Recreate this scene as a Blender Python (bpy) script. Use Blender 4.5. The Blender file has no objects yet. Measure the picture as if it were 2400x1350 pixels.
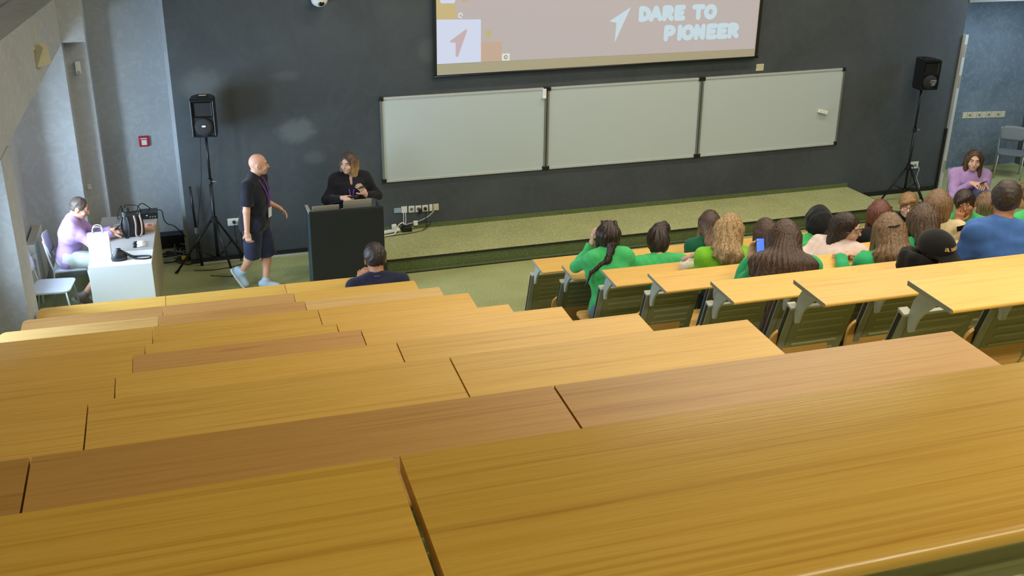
import bpy, bmesh, math, random
import numpy as np
from mathutils import Matrix, Vector
C = bpy.context.scene.collection
PI = math.pi
def S(r, g, b):                                     # sRGB 0-255 -> linear
    f = lambda c: (c/255/12.92) if c/255 <= .04045 else ((c/255+.055)/1.055)**2.4
    return (f(r), f(g), f(b), 1.0)

# ------------------------------------------------------------------ camera
CAMP = Vector((-0.43158, -13.53409, 4.98390))
pt, ro, ya = 0.388975, 0.015498, 0.312961
cy, sy, cp, sp, cr, sr = math.cos(ya), math.sin(ya), math.cos(pt), math.sin(pt), math.cos(ro), math.sin(ro)
fwd = Vector((sy*cp, cy*cp, -sp)); right = Vector((cy, -sy, 0)); up = right.cross(fwd)
r2 = cr*right + sr*up; u2 = -sr*right + cr*up
cam = bpy.data.objects.new('camera', bpy.data.cameras.new('camera')); C.objects.link(cam)
cam.data.sensor_width = 36; cam.data.lens = 2404.07/2400*36; cam.data.clip_start = .05
cam.matrix_world = Matrix(((r2.x, u2.x, -fwd.x, CAMP.x), (r2.y, u2.y, -fwd.y, CAMP.y), (r2.z, u2.z, -fwd.z, CAMP.z), (0, 0, 0, 1)))
bpy.context.scene.camera = cam

# ------------------------------------------------------------------ world, light, exposure
w = bpy.data.worlds.new('World'); bpy.context.scene.world = w; w.use_nodes = True
w.node_tree.nodes['Background'].inputs[0].default_value = S(190, 214, 245)
w.node_tree.nodes['Background'].inputs[1].default_value = 1.2
vs = bpy.context.scene.view_settings
vs.view_transform = 'Standard'; vs.look = 'None'; vs.gamma = 1; vs.exposure = 0.0; vs.use_curve_mapping = False
def area(name, loc, direction, sx, syy, power, col, spread=PI):
    l = bpy.data.lights.new(name, 'AREA'); l.shape = 'RECTANGLE'; l.size = sx; l.size_y = syy; l.energy = power; l.color = col; l.spread = spread
    o = bpy.data.objects.new(name, l); C.objects.link(o); o.location = loc
    o.rotation_euler = Vector(direction).to_track_quat('-Z', 'Y').to_euler()
    return o
DAY = (.60, .80, 1.0)
WARM = (1.0, .90, .74)
WARM2 = (1.0, .90, .68)
area('daylight_front_window', (-3.2, -2.05, 1.85), (1, .42, -.04), 1.7, 2.0, 415, DAY)
area('daylight_side_window', (-3.15, -5.5, 2.4), (.7, 1, -.1), 1.7, 1.8, 190, DAY)
area('daylight_corridor', (13.0, -.9, 3.3), (.1, 1, -.8), 1.2, 1.2, 62, DAY)
LAMPS = [(x, y) for x in (3.2, 6.4, 9.6) for y in (-1.9, -5.2, -8.5)] + [(4.3, -12.6)]
LAMP_W = {}
for i, (x, y) in enumerate(LAMPS):
    area('lamp_light', (x, y, 6.62), (0, 0, -1), 2.2, .22, 70 if y > -11 else 205, WARM if y > -7 else WARM2)
area('lamp_light_rear', (2.2, -15.0, 6.62), (0, 0, -1), 2.2, 0.12, 85, WARM2)

# ------------------------------------------------------------------ materials
MATS = {}
def nm(name):
    m = bpy.data.materials.new(name); m.use_nodes = True; MATS[name] = m
    return m, m.node_tree.nodes, m.node_tree.links, m.node_tree.nodes['Principled BSDF']
def plain(name, col, rough=.6, metal=0., var=.06, scale=30., bump=0., spec=.5, emis=0.):
    m, N, L, B = nm(name)
    tc = N.new('ShaderNodeTexCoord'); nz = N.new('ShaderNodeTexNoise'); nz.inputs['Scale'].default_value = scale; nz.inputs['Detail'].default_value = 4
    L.new(tc.outputs['Object'], nz.inputs['Vector'])
    mx = N.new('ShaderNodeMix'); mx.data_type = 'RGBA'
    mx.inputs[6].default_value = tuple(c*(1-var) for c in col[:3]) + (1,); mx.inputs[7].default_value = tuple(min(1, c*(1+var)) for c in col[:3]) + (1,)
    L.new(nz.outputs['Fac'], mx.inputs[0]); L.new(mx.outputs[2], B.inputs['Base Color'])
    B.inputs['Roughness'].default_value = rough; B.inputs['Metallic'].default_value = metal; B.inputs['Specular IOR Level'].default_value = spec
    if bump:
        b = N.new('ShaderNodeBump'); b.inputs['Strength'].default_value = bump; b.inputs['Distance'].default_value = .01
        L.new(nz.outputs['Fac'], b.inputs['Height']); L.new(b.outputs[0], B.inputs['Normal'])
    if emis:
        L.new(mx.outputs[2], B.inputs['Emission Color']); B.inputs['Emission Strength'].default_value = emis
    return m
def ramp(N, stops):
    r = N.new('ShaderNodeValToRGB'); e = r.color_ramp.elements
    while len(e) < len(stops): e.new(.5)
    for k, (p, c) in enumerate(stops): e[k].position = p; e[k].color = c
    return r
def wood(name, a, b, c, rough=.42):
    m, N, L, B = nm(name)
    tc = N.new('ShaderNodeTexCoord'); oi = N.new('ShaderNodeObjectInfo')
    ad = N.new('ShaderNodeVectorMath'); ad.operation = 'ADD'
    ml = N.new('ShaderNodeVectorMath'); ml.operation = 'SCALE'; ml.inputs[0].default_value = (37, 11, 5)
    L.new(oi.outputs['Random'], ml.inputs['Scale']); L.new(tc.outputs['Object'], ad.inputs[0]); L.new(ml.outputs[0], ad.inputs[1])
    def nz(sc, scale, det, dist=0.):
        mp = N.new('ShaderNodeMapping'); mp.inputs['Scale'].default_value = sc; L.new(ad.outputs[0], mp.inputs['Vector'])
        n = N.new('ShaderNodeTexNoise'); n.inputs['Scale'].default_value = scale; n.inputs['Detail'].default_value = det; n.inputs['Distortion'].default_value = dist
        L.new(mp.outputs[0], n.inputs['Vector']); return n
    n1 = nz((.45, 14, 14), 2.6, 5, .45); n2 = nz((3.2, 150, 150), 2.2, 3); n3 = nz((.5, 1.6, 1), 1.5, 2)
    n4 = nz((.26, 34, 34), 3.0, 4, .3)
    r1 = ramp(N, [(.30, c), (.38, b), (.50, a), (.62, b), (.70, a), (.8, a)]); L.new(n1.outputs['Fac'], r1.inputs[0])
    r4 = ramp(N, [(.36, (.88, .84, .78, 1)), (.46, (1, 1, 1, 1)), (1, (1, 1, 1, 1))]); L.new(n4.outputs['Fac'], r4.inputs[0])
    r2_ = ramp(N, [(.35, (.95, .93, .90, 1)), (.6, (1, 1, 1, 1))]); L.new(n2.outputs['Fac'], r2_.inputs[0])
    r3 = ramp(N, [(.3, (.94, .93, .92, 1)), (.7, (1.0, 1.0, 1.0, 1))]); L.new(n3.outputs['Fac'], r3.inputs[0])
    cur = r1.outputs[0]
    for q in (r4, r2_, r3):
        x = N.new('ShaderNodeMix'); x.data_type = 'RGBA'; x.blend_type = 'MULTIPLY'; x.inputs[0].default_value = 1
        L.new(cur, x.inputs[6]); L.new(q.outputs[0], x.inputs[7]); cur = x.outputs[2]
    hv = N.new('ShaderNodeHueSaturation'); mr = N.new('ShaderNodeMapRange'); mr.inputs[3].default_value = .95; mr.inputs[4].default_value = 1.06
    L.new(oi.outputs['Random'], mr.inputs[0]); L.new(mr.outputs[0], hv.inputs['Value']); L.new(cur, hv.inputs['Color'])
    L.new(hv.outputs[0], B.inputs['Base Color']); B.inputs['Roughness'].default_value = rough
    bp = N.new('ShaderNodeBump'); bp.inputs['Strength'].default_value = .06; bp.inputs['Distance'].default_value = .004
    L.new(n2.outputs['Fac'], bp.inputs['Height']); L.new(bp.outputs[0], B.inputs['Normal'])
    return m
def stucco(name, a, b, c, scale=1.2, rough=.75, veins=.5, stains=None):
    m, N, L, B = nm(name)
    tc = N.new('ShaderNodeTexCoord')
    n1 = N.new('ShaderNodeTexNoise'); n1.inputs['Scale'].default_value = scale; n1.inputs['Detail'].default_value = 6; n1.inputs['Distortion'].default_value = .6
    n2 = N.new('ShaderNodeTexNoise'); n2.inputs['Scale'].default_value = scale*4.2; n2.inputs['Detail'].default_value = 7; n2.inputs['Distortion'].default_value = 2.2
    n3 = N.new('ShaderNodeTexNoise'); n3.inputs['Scale'].default_value = 110; n3.inputs['Detail'].default_value = 2
    for n in (n1, n2, n3): L.new(tc.outputs['Object'], n.inputs['Vector'])
    r1 = ramp(N, [(.3, a), (.7, b)]); L.new(n1.outputs['Fac'], r1.inputs[0])
    r2_ = ramp(N, [(.50, (0, 0, 0, 1)), (.60, (1, 1, 1, 1)), (.70, (.15, .15, .15, 1))]); L.new(n2.outputs['Fac'], r2_.inputs[0])
    mv = N.new('ShaderNodeMath'); mv.operation = 'MULTIPLY'; mv.inputs[1].default_value = veins; L.new(r2_.outputs[0], mv.inputs[0])
    mx = N.new('ShaderNodeMix'); mx.data_type = 'RGBA'; L.new(mv.outputs[0], mx.inputs[0]); L.new(r1.outputs[0], mx.inputs[6]); mx.inputs[7].default_value = c
    cur = mx.outputs[2]
    for (pos, rad, col) in (stains or []):                              # scuffed repair patches at fixed places on the wall
        sb = N.new('ShaderNodeVectorMath'); sb.operation = 'SUBTRACT'; sb.inputs[1].default_value = pos; L.new(tc.outputs['Object'], sb.inputs[0])
        dv = N.new('ShaderNodeVectorMath'); dv.operation = 'DIVIDE'; dv.inputs[1].default_value = rad; L.new(sb.outputs[0], dv.inputs[0])
        ln = N.new('ShaderNodeVectorMath'); ln.operation = 'LENGTH'; L.new(dv.outputs[0], ln.inputs[0])
        ad = N.new('ShaderNodeMath'); ad.operation = 'ADD'; L.new(ln.outputs['Value'], ad.inputs[0]); L.new(n2.outputs['Fac'], ad.inputs[1])
        rr = ramp(N, [(.62, (.75, .75, .75, 1)), (.95, (.0, .0, .0, 1))])
        sc = N.new('ShaderNodeMath'); sc.operation = 'MULTIPLY'; sc.inputs[1].default_value = .62; L.new(ad.outputs[0], sc.inputs[0]); L.new(sc.outputs[0], rr.inputs[0])
        m2 = N.new('ShaderNodeMix'); m2.data_type = 'RGBA'; L.new(rr.outputs[0], m2.inputs[0]); L.new(cur, m2.inputs[6]); m2.inputs[7].default_value = col; cur = m2.outputs[2]
    L.new(cur, B.inputs['Base Color']); B.inputs['Roughness'].default_value = rough; B.inputs['Specular IOR Level'].default_value = .35
    bp = N.new('ShaderNodeBump'); bp.inputs['Strength'].default_value = .25; bp.inputs['Distance'].default_value = .004
    a2 = N.new('ShaderNodeMath'); a2.operation = 'ADD'; L.new(n2.outputs['Fac'], a2.inputs[0]); L.new(n3.outputs['Fac'], a2.inputs[1])
    L.new(a2.outputs[0], bp.inputs['Height']); L.new(bp.outputs[0], B.inputs['Normal'])
    return m
def speckle(name, a, b, c, rough=.5):
    m, N, L, B = nm(name)
    tc = N.new('ShaderNodeTexCoord')
    n1 = N.new('ShaderNodeTexNoise'); n1.inputs['Scale'].default_value = 70; n1.inputs['Detail'].default_value = 3
    n2 = N.new('ShaderNodeTexNoise'); n2.inputs['Scale'].default_value = 2.2; n2.inputs['Detail'].default_value = 5
    for n in (n1, n2): L.new(tc.outputs['Object'], n.inputs['Vector'])
    r1 = ramp(N, [(.36, a), (.5, b), (.64, c)]); L.new(n1.outputs['Fac'], r1.inputs[0])
    r2_ = ramp(N, [(.3, (.86, .88, .84, 1)), (.7, (1, 1, 1, 1))]); L.new(n2.outputs['Fac'], r2_.inputs[0])
    x = N.new('ShaderNodeMix'); x.data_type = 'RGBA'; x.blend_type = 'MULTIPLY'; x.inputs[0].default_value = 1
    L.new(r1.outputs[0], x.inputs[6]); L.new(r2_.outputs[0], x.inputs[7]); L.new(x.outputs[2], B.inputs['Base Color'])
    B.inputs['Roughness'].default_value = rough
    return m
def hairmat(name, a, b, sc=(90, 90, 5)):
    m, N, L, B = nm(name)
    tc = N.new('ShaderNodeTexCoord'); mp = N.new('ShaderNodeMapping'); mp.inputs['Scale'].default_value = sc; L.new(tc.outputs['Object'], mp.inputs['Vector'])
    n1 = N.new('ShaderNodeTexNoise'); n1.inputs['Scale'].default_value = 1; n1.inputs['Detail'].default_value = 5; n1.inputs['Distortion'].default_value = .4; L.new(mp.outputs[0], n1.inputs['Vector'])
    r1 = ramp(N, [(.34, a), (.66, b)]); L.new(n1.outputs['Fac'], r1.inputs[0]); L.new(r1.outputs[0], B.inputs['Base Color'])
    B.inputs['Roughness'].default_value = .42
    bp = N.new('ShaderNodeBump'); bp.inputs['Strength'].default_value = .5; bp.inputs['Distance'].default_value = .006; L.new(n1.outputs['Fac'], bp.inputs['Height']); L.new(bp.outputs[0], B.inputs['Normal'])
    return m
def ombre(name, a, b, c, d, z0, z1, sc=(90, 90, 5)):        # dyed hair: dark roots, pale ends
    m = hairmat(name, a, b, sc); N, L, B = m.node_tree.nodes, m.node_tree.links, m.node_tree.nodes['Principled BSDF']
    tc = N.new('ShaderNodeTexCoord'); sx = N.new('ShaderNodeSeparateXYZ'); L.new(tc.outputs['Object'], sx.inputs[0]); mr = N.new('ShaderNodeMapRange'); L.new(sx.outputs[2], mr.inputs[0]); mr.inputs[1].default_value = z0; mr.inputs[2].default_value = z1
    n1 = [n for n in N if n.type == 'TEX_NOISE'][0]; r1 = [n for n in N if n.type == 'VALTORGB'][0]; r2_ = ramp(N, [(.34, c), (.66, d)]); L.new(n1.outputs['Fac'], r2_.inputs[0])
    x = N.new('ShaderNodeMix'); x.data_type = 'RGBA'; L.new(mr.outputs[0], x.inputs[0]); L.new(r2_.outputs[0], x.inputs[6]); L.new(r1.outputs[0], x.inputs[7]); L.new(x.outputs[2], B.inputs['Base Color']); return m
def fabric(name, col, rough=.85, var=.12):
    m, N, L, B = nm(name)
    tc = N.new('ShaderNodeTexCoord'); n1 = N.new('ShaderNodeTexNoise'); n1.inputs['Scale'].default_value = 9; n1.inputs['Detail'].default_value = 5; n1.inputs['Distortion'].default_value = 1
    n2 = N.new('ShaderNodeTexNoise'); n2.inputs['Scale'].default_value = 420
    for n in (n1, n2): L.new(tc.outputs['Object'], n.inputs['Vector'])
    r1 = ramp(N, [(.3, tuple(c*(1-var) for c in col[:3]) + (1,)), (.7, tuple(min(1, c*(1+var)) for c in col[:3]) + (1,))]); L.new(n1.outputs['Fac'], r1.inputs[0]); L.new(r1.outputs[0], B.inputs['Base Color'])
    B.inputs['Roughness'].default_value = rough; B.inputs['Specular IOR Level'].default_value = .2; B.inputs['Sheen Weight'].default_value = .15
    bp = N.new('ShaderNodeBump'); bp.inputs['Strength'].default_value = .35; bp.inputs['Distance'].default_value = .008
    ad = N.new('ShaderNodeMath'); ad.operation = 'MULTIPLY_ADD'; ad.inputs[1].default_value = .15; L.new(n2.outputs['Fac'], ad.inputs[0]); L.new(n1.outputs['Fac'], ad.inputs[2])
    L.new(ad.outputs[0], bp.inputs['Height']); L.new(bp.outputs[0], B.inputs['Normal'])
    return m
wood('beech_gold', S(234, 190, 98), S(229, 183, 90), S(221, 172, 80))
wood('beech_pink', S(218, 170, 108), S(213, 164, 101), S(204, 153, 89))
wood('beech_tan', S(200, 154, 86), S(195, 148, 80), S(186, 138, 70))
wood('beech_light', S(234, 196, 130), S(229, 188, 120), S(220, 176, 106))
wood('beech_deep', S(226, 182, 84), S(220, 174, 75), S(206, 156, 64), .27)
wood('seat_ply', S(232, 184, 110), S(226, 176, 100), S(210, 160, 84), .35)
stucco('wall_dark', S(66, 71, 75), S(78, 84, 88), S(90, 96, 99), .9, .72, .16,
       [((.93, 0, 1.72), (.30, 1, .20), S(104, 110, 112)), ((2.75, 0, 2.7), (.2, 1, .2), S(92, 98, 100)), ((1.15, 0, 1.35), (.16, 1, .12), S(90, 96, 97)), ((-.2, 0, 2.38), (.32, 1, .22), S(96, 102, 103)), ((.85, 0, 2.45), (.2, 1, .08), S(90, 96, 97))])
stucco('wall_grey', S(176, 180, 183), S(190, 194, 197), S(208, 212, 215), 1.3, .7, .32)
stucco('wall_plain', S(120, 120, 116), S(132, 132, 128), S(140, 140, 136), 1.0, .8, .2)
stucco('wall_bluegrey', S(96, 108, 118), S(118, 131, 142), S(140, 152, 160), 1.4, .7, .35)
stucco('wall_shade', S(70, 76, 80), S(84, 90, 94), S(96, 102, 106), 1.3, .7, .3)
speckle('floor_green', S(148, 154, 100), S(168, 172, 116), S(192, 194, 140))
speckle('stage_green', S(154, 158, 104), S(174, 176, 122), S(200, 200, 150))
speckle('riser_green', S(82, 96, 58), S(96, 110, 68), S(112, 124, 82))
plain('black_trim', S(26, 28, 26), .5); plain('black_plastic', S(24, 25, 27), .42, bump=.1, scale=200); plain('black_grille', S(30, 31, 33), .65, bump=.5, scale=600)
plain('black_metal', S(28, 30, 33), .35, .3); plain('chrome', S(200, 205, 210), .22, .9); plain('alu', S(150, 154, 154), .35, .6); plain('alu_light', S(206, 208, 206), .4, .25)
plain('whiteboard', S(192, 202, 202), .38, var=.015, scale=2); plain('screen_cloth', S(176, 170, 148), .9, var=.02, emis=.10)
plain('olive_metal', S(148, 148, 110), .45, .1, var=.05); plain('olive_ridge', S(170, 170, 130), .42, .1); plain('standard_grey', S(166, 166, 154), .42, .3)
plain('bracket_grey', S(200, 206, 208), .45, .1); plain('cap_grey', S(206, 206, 200), .5); plain('edge_grey', S(176, 172, 160), .5)
plain('white_plastic', S(226, 226, 222), .4); plain('white_laminate', S(222, 224, 224), .4, var=.02); plain('cream_plastic', S(206, 198, 168), .5); plain('table_grey', S(170, 166, 164), .45, var=.03)
plain('table_side', S(172, 164, 136), .5); plain('lectern_black', S(26, 28, 27), .55); plain('lectern_teal', S(44, 58, 60), .55); plain('lectern_top', S(160, 158, 148), .5)
plain('laptop', S(170, 160, 146), .38, .35); plain('screen_blue', S(80, 120, 235), .3, emis=1.2); plain('black_glass', S(14, 15, 18), .12)
plain('red_plastic', S(190, 36, 44), .4); plain('pale_blue', S(150, 176, 196), .5); plain('grey_seat', S(112, 116, 118), .55); plain('pale_seat', S(205, 212, 220), .45)
plain('radiator_white', S(222, 226, 222), .4); plain('leather_black', S(26, 26, 30), .35, bump=.3, scale=120); plain('strap_tan', S(160, 140, 128), .6); plain('paper_white', S(228, 232, 238), .8, bump=.1, scale=14)
plain('ink_grey', S(90, 98, 110), .8); plain('salmon', S(226, 176, 150), .7); plain('copper', S(190, 120, 90), .5); plain('cable_black', S(22, 23, 24), .5); plain('cable_grey', S(176, 178, 172), .5); plain('yellow_plug', S(210, 180, 40), .5)
plain('skin_light', S(214, 160, 134), .55, var=.05, scale=20); plain('skin_fair', S(224, 180, 158), .55, var=.05, scale=20); plain('skin_tan', S(188, 132, 100), .55, var=.05, scale=20); plain('skin_olive', S(176, 118, 86), .55, var=.05)
plain('eye_white', S(190, 180, 172), .3); plain('iris_dark', S(46, 32, 26), .25); plain('lip', S(176, 92, 84), .5); plain('purple_band', S(120, 62, 160), .6); plain('card_white', S(236, 236, 232), .5)
plain('gold_thread', S(214, 178, 110), .6); plain('glasses_metal', S(170, 140, 110), .3, .6); plain('glasses_dark', S(40, 32, 34), .3)
plain('shoe_blue', S(176, 196, 214), .7); plain('shoe_taupe', S(150, 130, 128), .7); plain('sole_white', S(226, 226, 222), .6); plain('scalp', S(200, 158, 128), .5); plain('tote', S(232, 220, 204), .85, bump=.3, scale=25); plain('rose_bag', S(196, 160, 150), .8, bump=.4, scale=18)
fabric('green_sweat', S(76, 194, 116)); fabric('lime_shirt', S(128, 200, 52)); fabric('teal_sweat', S(52, 172, 112)); fabric('dark_green', S(26, 96, 66)); fabric('blue_shirt', S(72, 112, 186)); fabric('navy_shirt', S(36, 40, 62)); fabric('black_shirt', S(30, 32, 40)); fabric('black_cotton', S(26, 26, 28))
fabric('navy_shorts', S(40, 44, 66)); fabric('lilac', S(182, 150, 206)); fabric('lilac_shadow', S(170, 140, 190)); fabric('cream_knit', S(226, 206, 166)); fabric('pale_pink', S(232, 210, 204)); fabric('black_jacket', S(34, 32, 38)); fabric('jeans', S(110, 130, 168)); fabric('linen', S(200, 206, 200)); fabric('dark_trousers', S(44, 46, 54)); fabric('sock', S(200, 206, 214)); fabric('hood_black', S(34, 34, 36))
hairmat('hair_dark', S(30, 22, 20), S(66, 48, 42)); hairmat('hair_brown', S(50, 36, 28), S(104, 78, 56)); hairmat('hair_chestnut', S(50, 34, 26), S(94, 68, 52)); hairmat('hair_blonde', S(120, 92, 62), S(206, 172, 124)); hairmat('hair_red', S(74, 36, 30), S(128, 72, 56)); hairmat('hair_sandy', S(110, 82, 48), S(176, 138, 88), (120, 120, 20)); hairmat('hair_short', S(34, 28, 26), S(76, 64, 58), (160, 160, 60)); hairmat('hair_light', S(84, 62, 44), S(150, 118, 84)); hairmat('hair_buzz', S(66, 54, 48), S(104, 90, 80), (200, 200, 90)); hairmat('brow_hair', S(56, 40, 32), S(84, 62, 50))
ombre('hair_two_tone', S(50, 34, 28), S(92, 66, 52), S(112, 82, 58), S(160, 122, 84), 1.02, 1.22); ombre('hair_lady', S(58, 44, 38), S(96, 74, 62), S(140, 106, 66), S(196, 156, 104), 1.42, 1.54)
m, N, L, B = nm('pane_glass'); out = N['Material Output']; tr = N.new('ShaderNodeBsdfTransparent'); gl = N.new('ShaderNodeBsdfGlossy'); gl.inputs['Roughness'].default_value = .03; mxs = N.new('ShaderNodeMixShader'); mxs.inputs[0].default_value = .06
L.new(tr.outputs[0], mxs.inputs[1]); L.new(gl.outputs[0], mxs.inputs[2]); L.new(mxs.outputs[0], out.inputs[0])
def glow(name, col, st):
    m, N, L, B = nm(name); B.inputs['Base Color'].default_value = tuple(c*.25 for c in col[:3]) + (1,); B.inputs['Emission Color'].default_value = col; B.inputs['Emission Strength'].default_value = st; B.inputs['Roughness'].default_value = .9
glow('lamp_tube', (1, .9, .72, 1), 3.0)
SL = .80
glow('slide_ground', S(186, 176, 174), SL); glow('slide_gold', S(196, 178, 128), SL); glow('slide_sand', S(194, 168, 148), SL); glow('slide_white', S(206, 214, 236), SL); glow('slide_letter', S(196, 216, 226), SL); glow('slide_rose', S(196, 174, 176), SL); glow('slide_olive', S(186, 178, 132), SL); glow('slide_grey', S(126, 130, 140), SL); glow('slide_pale', S(222, 222, 208), SL)

# ------------------------------------------------------------------ mesh helpers
class MB:
    def __init__(s): s.v = []; s.f = []; s.M = Matrix()
    def add(s, v, f):
        n = len(s.v); s.v += [tuple(s.M @ Vector(p)) for p in v]; s.f += [[i+n for i in q] for q in f]; return s
    def box(s, lo, hi, r=0.):
        if r:
            bm = bmesh.new(); bmesh.ops.create_cube(bm, size=1)
            for v in bm.verts: v.co = Vector([(lo[i]+hi[i])/2 + v.co[i]*(hi[i]-lo[i]) for i in range(3)])
            bmesh.ops.bevel(bm, geom=bm.edges[:], offset=r, segments=2, affect='EDGES', profile=.5); s.bm(bm); return s
        x0, y0, z0 = lo; x1, y1, z1 = hi
        return s.add([(x0, y0, z0), (x1, y0, z0), (x1, y1, z0), (x0, y1, z0), (x0, y0, z1), (x1, y0, z1), (x1, y1, z1), (x0, y1, z1)],
                     [(0, 3, 2, 1), (4, 5, 6, 7), (0, 1, 5, 4), (1, 2, 6, 5), (2, 3, 7, 6), (3, 0, 4, 7)])
    def bm(s, bm):
        bm.verts.ensure_lookup_table(); bm.verts.index_update()
        s.add([v.co[:] for v in bm.verts], [[v.index for v in f.verts] for f in bm.faces]); bm.free(); return s
    def prism(s, poly, ax, a, b):                       # poly in the two other axes
        n = len(poly)
        def p(q, t):
            r = list(q); r.insert(ax, t); return tuple(r)
        A = sum(poly[i][0]*poly[(i+1) % n][1]-poly[(i+1) % n][0]*poly[i][1] for i in range(n))
        if ax == 1: A = -A
        if A < 0: poly = poly[::-1]
        return s.add([p(q, a) for q in poly] + [p(q, b) for q in poly], [list(range(n))[::-1], list(range(n, 2*n))] + [(i, (i+1) % n, n+(i+1) % n, n+i) for i in range(n)])
    def tube(s, pts, r, n=8, closed=False):
        pts = [Vector(p) for p in pts]; rr = r if isinstance(r, (list, tuple)) else [r]*len(pts)
        V = []; F = []; prev = None
        for i, p in enumerate(pts):
            t = (pts[min(i+1, len(pts)-1)] - pts[max(i-1, 0)]).normalized()
            a = prev if prev is not None else (Vector((0, 0, 1)) if abs(t.z) < .9 else Vector((1, 0, 0)))
            a = (a - t*a.dot(t)).normalized(); b = t.cross(a); prev = a
            V += [p + (a*math.cos(2*PI*k/n) + b*math.sin(2*PI*k/n))*rr[i] for k in range(n)]
        for i in range(len(pts)-1):
            F += [(i*n+k, i*n+(k+1) % n, (i+1)*n+(k+1) % n, (i+1)*n+k) for k in range(n)]
        F += [list(range(n))[::-1], [(len(pts)-1)*n+k for k in range(n)]]
        return s.add(V, F)
    def ribbon(s, pts, wdt, thk, side):                 # flat strap along pts; side = width direction
        pts = [Vector(p) for p in pts]; V = []; F = []; sd = Vector(side).normalized()
        for i, p in enumerate(pts):
            t = (pts[min(i+1, len(pts)-1)] - pts[max(i-1, 0)]).normalized(); b = (sd - t*sd.dot(t)).normalized(); nn = t.cross(b)
            V += [p + b*wdt/2*u + nn*thk/2*q for u, q in ((-1, -1), (1, -1), (1, 1), (-1, 1))]
        for i in range(len(pts)-1): F += [(i*4+k, i*4+(k+1) % 4, i*4+4+(k+1) % 4, i*4+4+k) for k in range(4)]
        F += [(3, 2, 1, 0), tuple(len(pts)*4-4+k for k in range(4))]
        return s.add(V, F)
    def ball(s, c, r, n=10, m=7):
        r = r if isinstance(r, (tuple, list)) else (r, r, r); V = [(c[0], c[1], c[2]+r[2])]; F = []
        for j in range(1, m):
            th = PI*j/m
            V += [(c[0]+r[0]*math.sin(th)*math.cos(2*PI*k/n), c[1]+r[1]*math.sin(th)*math.sin(2*PI*k/n), c[2]+r[2]*math.cos(th)) for k in range(n)]
        V.append((c[0], c[1], c[2]-r[2]))
        F += [(0, 1+k, 1+(k+1) % n) for k in range(n)]
        for j in range(m-2): F += [(1+j*n+k, 1+(j+1)*n+k, 1+(j+1)*n+(k+1) % n, 1+j*n+(k+1) % n) for k in range(n)]
        e = len(V)-1; b = 1+(m-2)*n; F += [(e, b+(k+1) % n, b+k) for k in range(n)]
        return s.add(V, F)
    def obj(s, name, mat, parent=None, loc=(0, 0, 0), smooth=False):
        me = bpy.data.meshes.new(name); me.from_pydata(s.v, [], s.f); me.update()
        if smooth: me.polygons.foreach_set('use_smooth', [True]*len(me.polygons))
        me.materials.append(MATS[mat]); return link(name, me, parent, loc)
def link(name, me, parent=None, loc=(0, 0, 0)):
    o = bpy.data.objects.new(name, me); C.objects.link(o); o.location = loc
    if parent: o.parent = parent
    return o
def tag(o, label=None, cat=None, group=None, kind=None):
    if label: o['label'] = label
    if cat: o['category'] = cat
    if group: o['group'] = group
    if kind: o['kind'] = kind
    return o
def thing(name, label, cat, loc=(0, 0, 0), rz=0., group=None):
    o = bpy.data.objects.new(name, None); C.objects.link(o); o.location = loc; o.rotation_euler = (0, 0, rz); o.empty_display_size = .1
    return tag(o, label, cat, group)
def cat_rom(pts, k=6):
    P = [Vector(p) for p in pts]; out = []
    for i in range(len(P)-1):
        p0, p1, p2, p3 = P[max(i-1, 0)], P[i], P[i+1], P[min(i+2, len(P)-1)]
        for j in range(k):
            t = j/k; out.append(.5*((2*p1) + (p2-p0)*t + (2*p0-5*p1+4*p2-p3)*t*t + (3*p1-p0-3*p2+p3)*t**3))
    out.append(P[-1]); return out
def rrect(w_, h_, r, n=5):                              # rounded rectangle outline, centred
    out = []
    for (cx_, cy_, a0) in ((w_/2-r, h_/2-r, 0), (-w_/2+r, h_/2-r, PI/2), (-w_/2+r, -h_/2+r, PI), (w_/2-r, -h_/2+r, 3*PI/2)):
        out += [(cx_+r*math.cos(a0+PI/2*k/n), cy_+r*math.sin(a0+PI/2*k/n)) for k in range(n+1)]
    return out
WA = 0.028; cw, sw = math.cos(WA), math.sin(WA)
def wl(s, o, z): return (s*cw-o*sw, s*sw+o*cw, z)       # front-wall frame -> world
def wthing(name, label, cat, s, o, z, group=None): return thing(name, label, cat, wl(s, o, z), WA, group)
def wstruct(name, mb, mat, parent=None):
    o = mb.obj(name, mat, parent)
    if not parent: o.rotation_euler = (0, 0, WA); o['kind'] = 'structure'
    return o
def struct(name, mb, mat):
    o = mb.obj(name, mat); o['kind'] = 'structure'; return o
#@@ROOM
YS = [-3.0044, -3.9783, -5.0486, -6.0599, -7.1405, -8.2037, -9.2591, -10.2674, -11.3534, -12.4243]
ZS = [0.7800, 1.0677, 1.4174, 1.7647, 2.1091, 2.5329, 2.9356, 3.3339, 3.7644, 4.2938]
DH = .76
XL, XR, WP = 1.6163, 3.2190, 1.2256
TR = [0.] + [z-DH for z in ZS[1:]]                      # tread levels
# ------------------------------------------------------------------ room shell
XW = -2.45; XE = 14.7; YB = -16.; ZC = 6.9
fl = MB(); fl.box((XW-.1, YS[1]+.2, -.1), (XE, 2.2, 0.))
prof = [(YS[1]+.2, -.1)]
for k in range(1, 10):
    y0 = YS[k]+.2; y1 = YS[k+1]+.2 if k < 9 else YB
    fl.box((XW-.1, y1, -.1), (XE, y0, TR[k]))
struct('floor', fl, 'floor_green')
struct('ceiling', MB().box((XW-.2, YB-.2, ZC), (XE+.2, 2.3, ZC+.1)), 'wall_plain')
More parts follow.
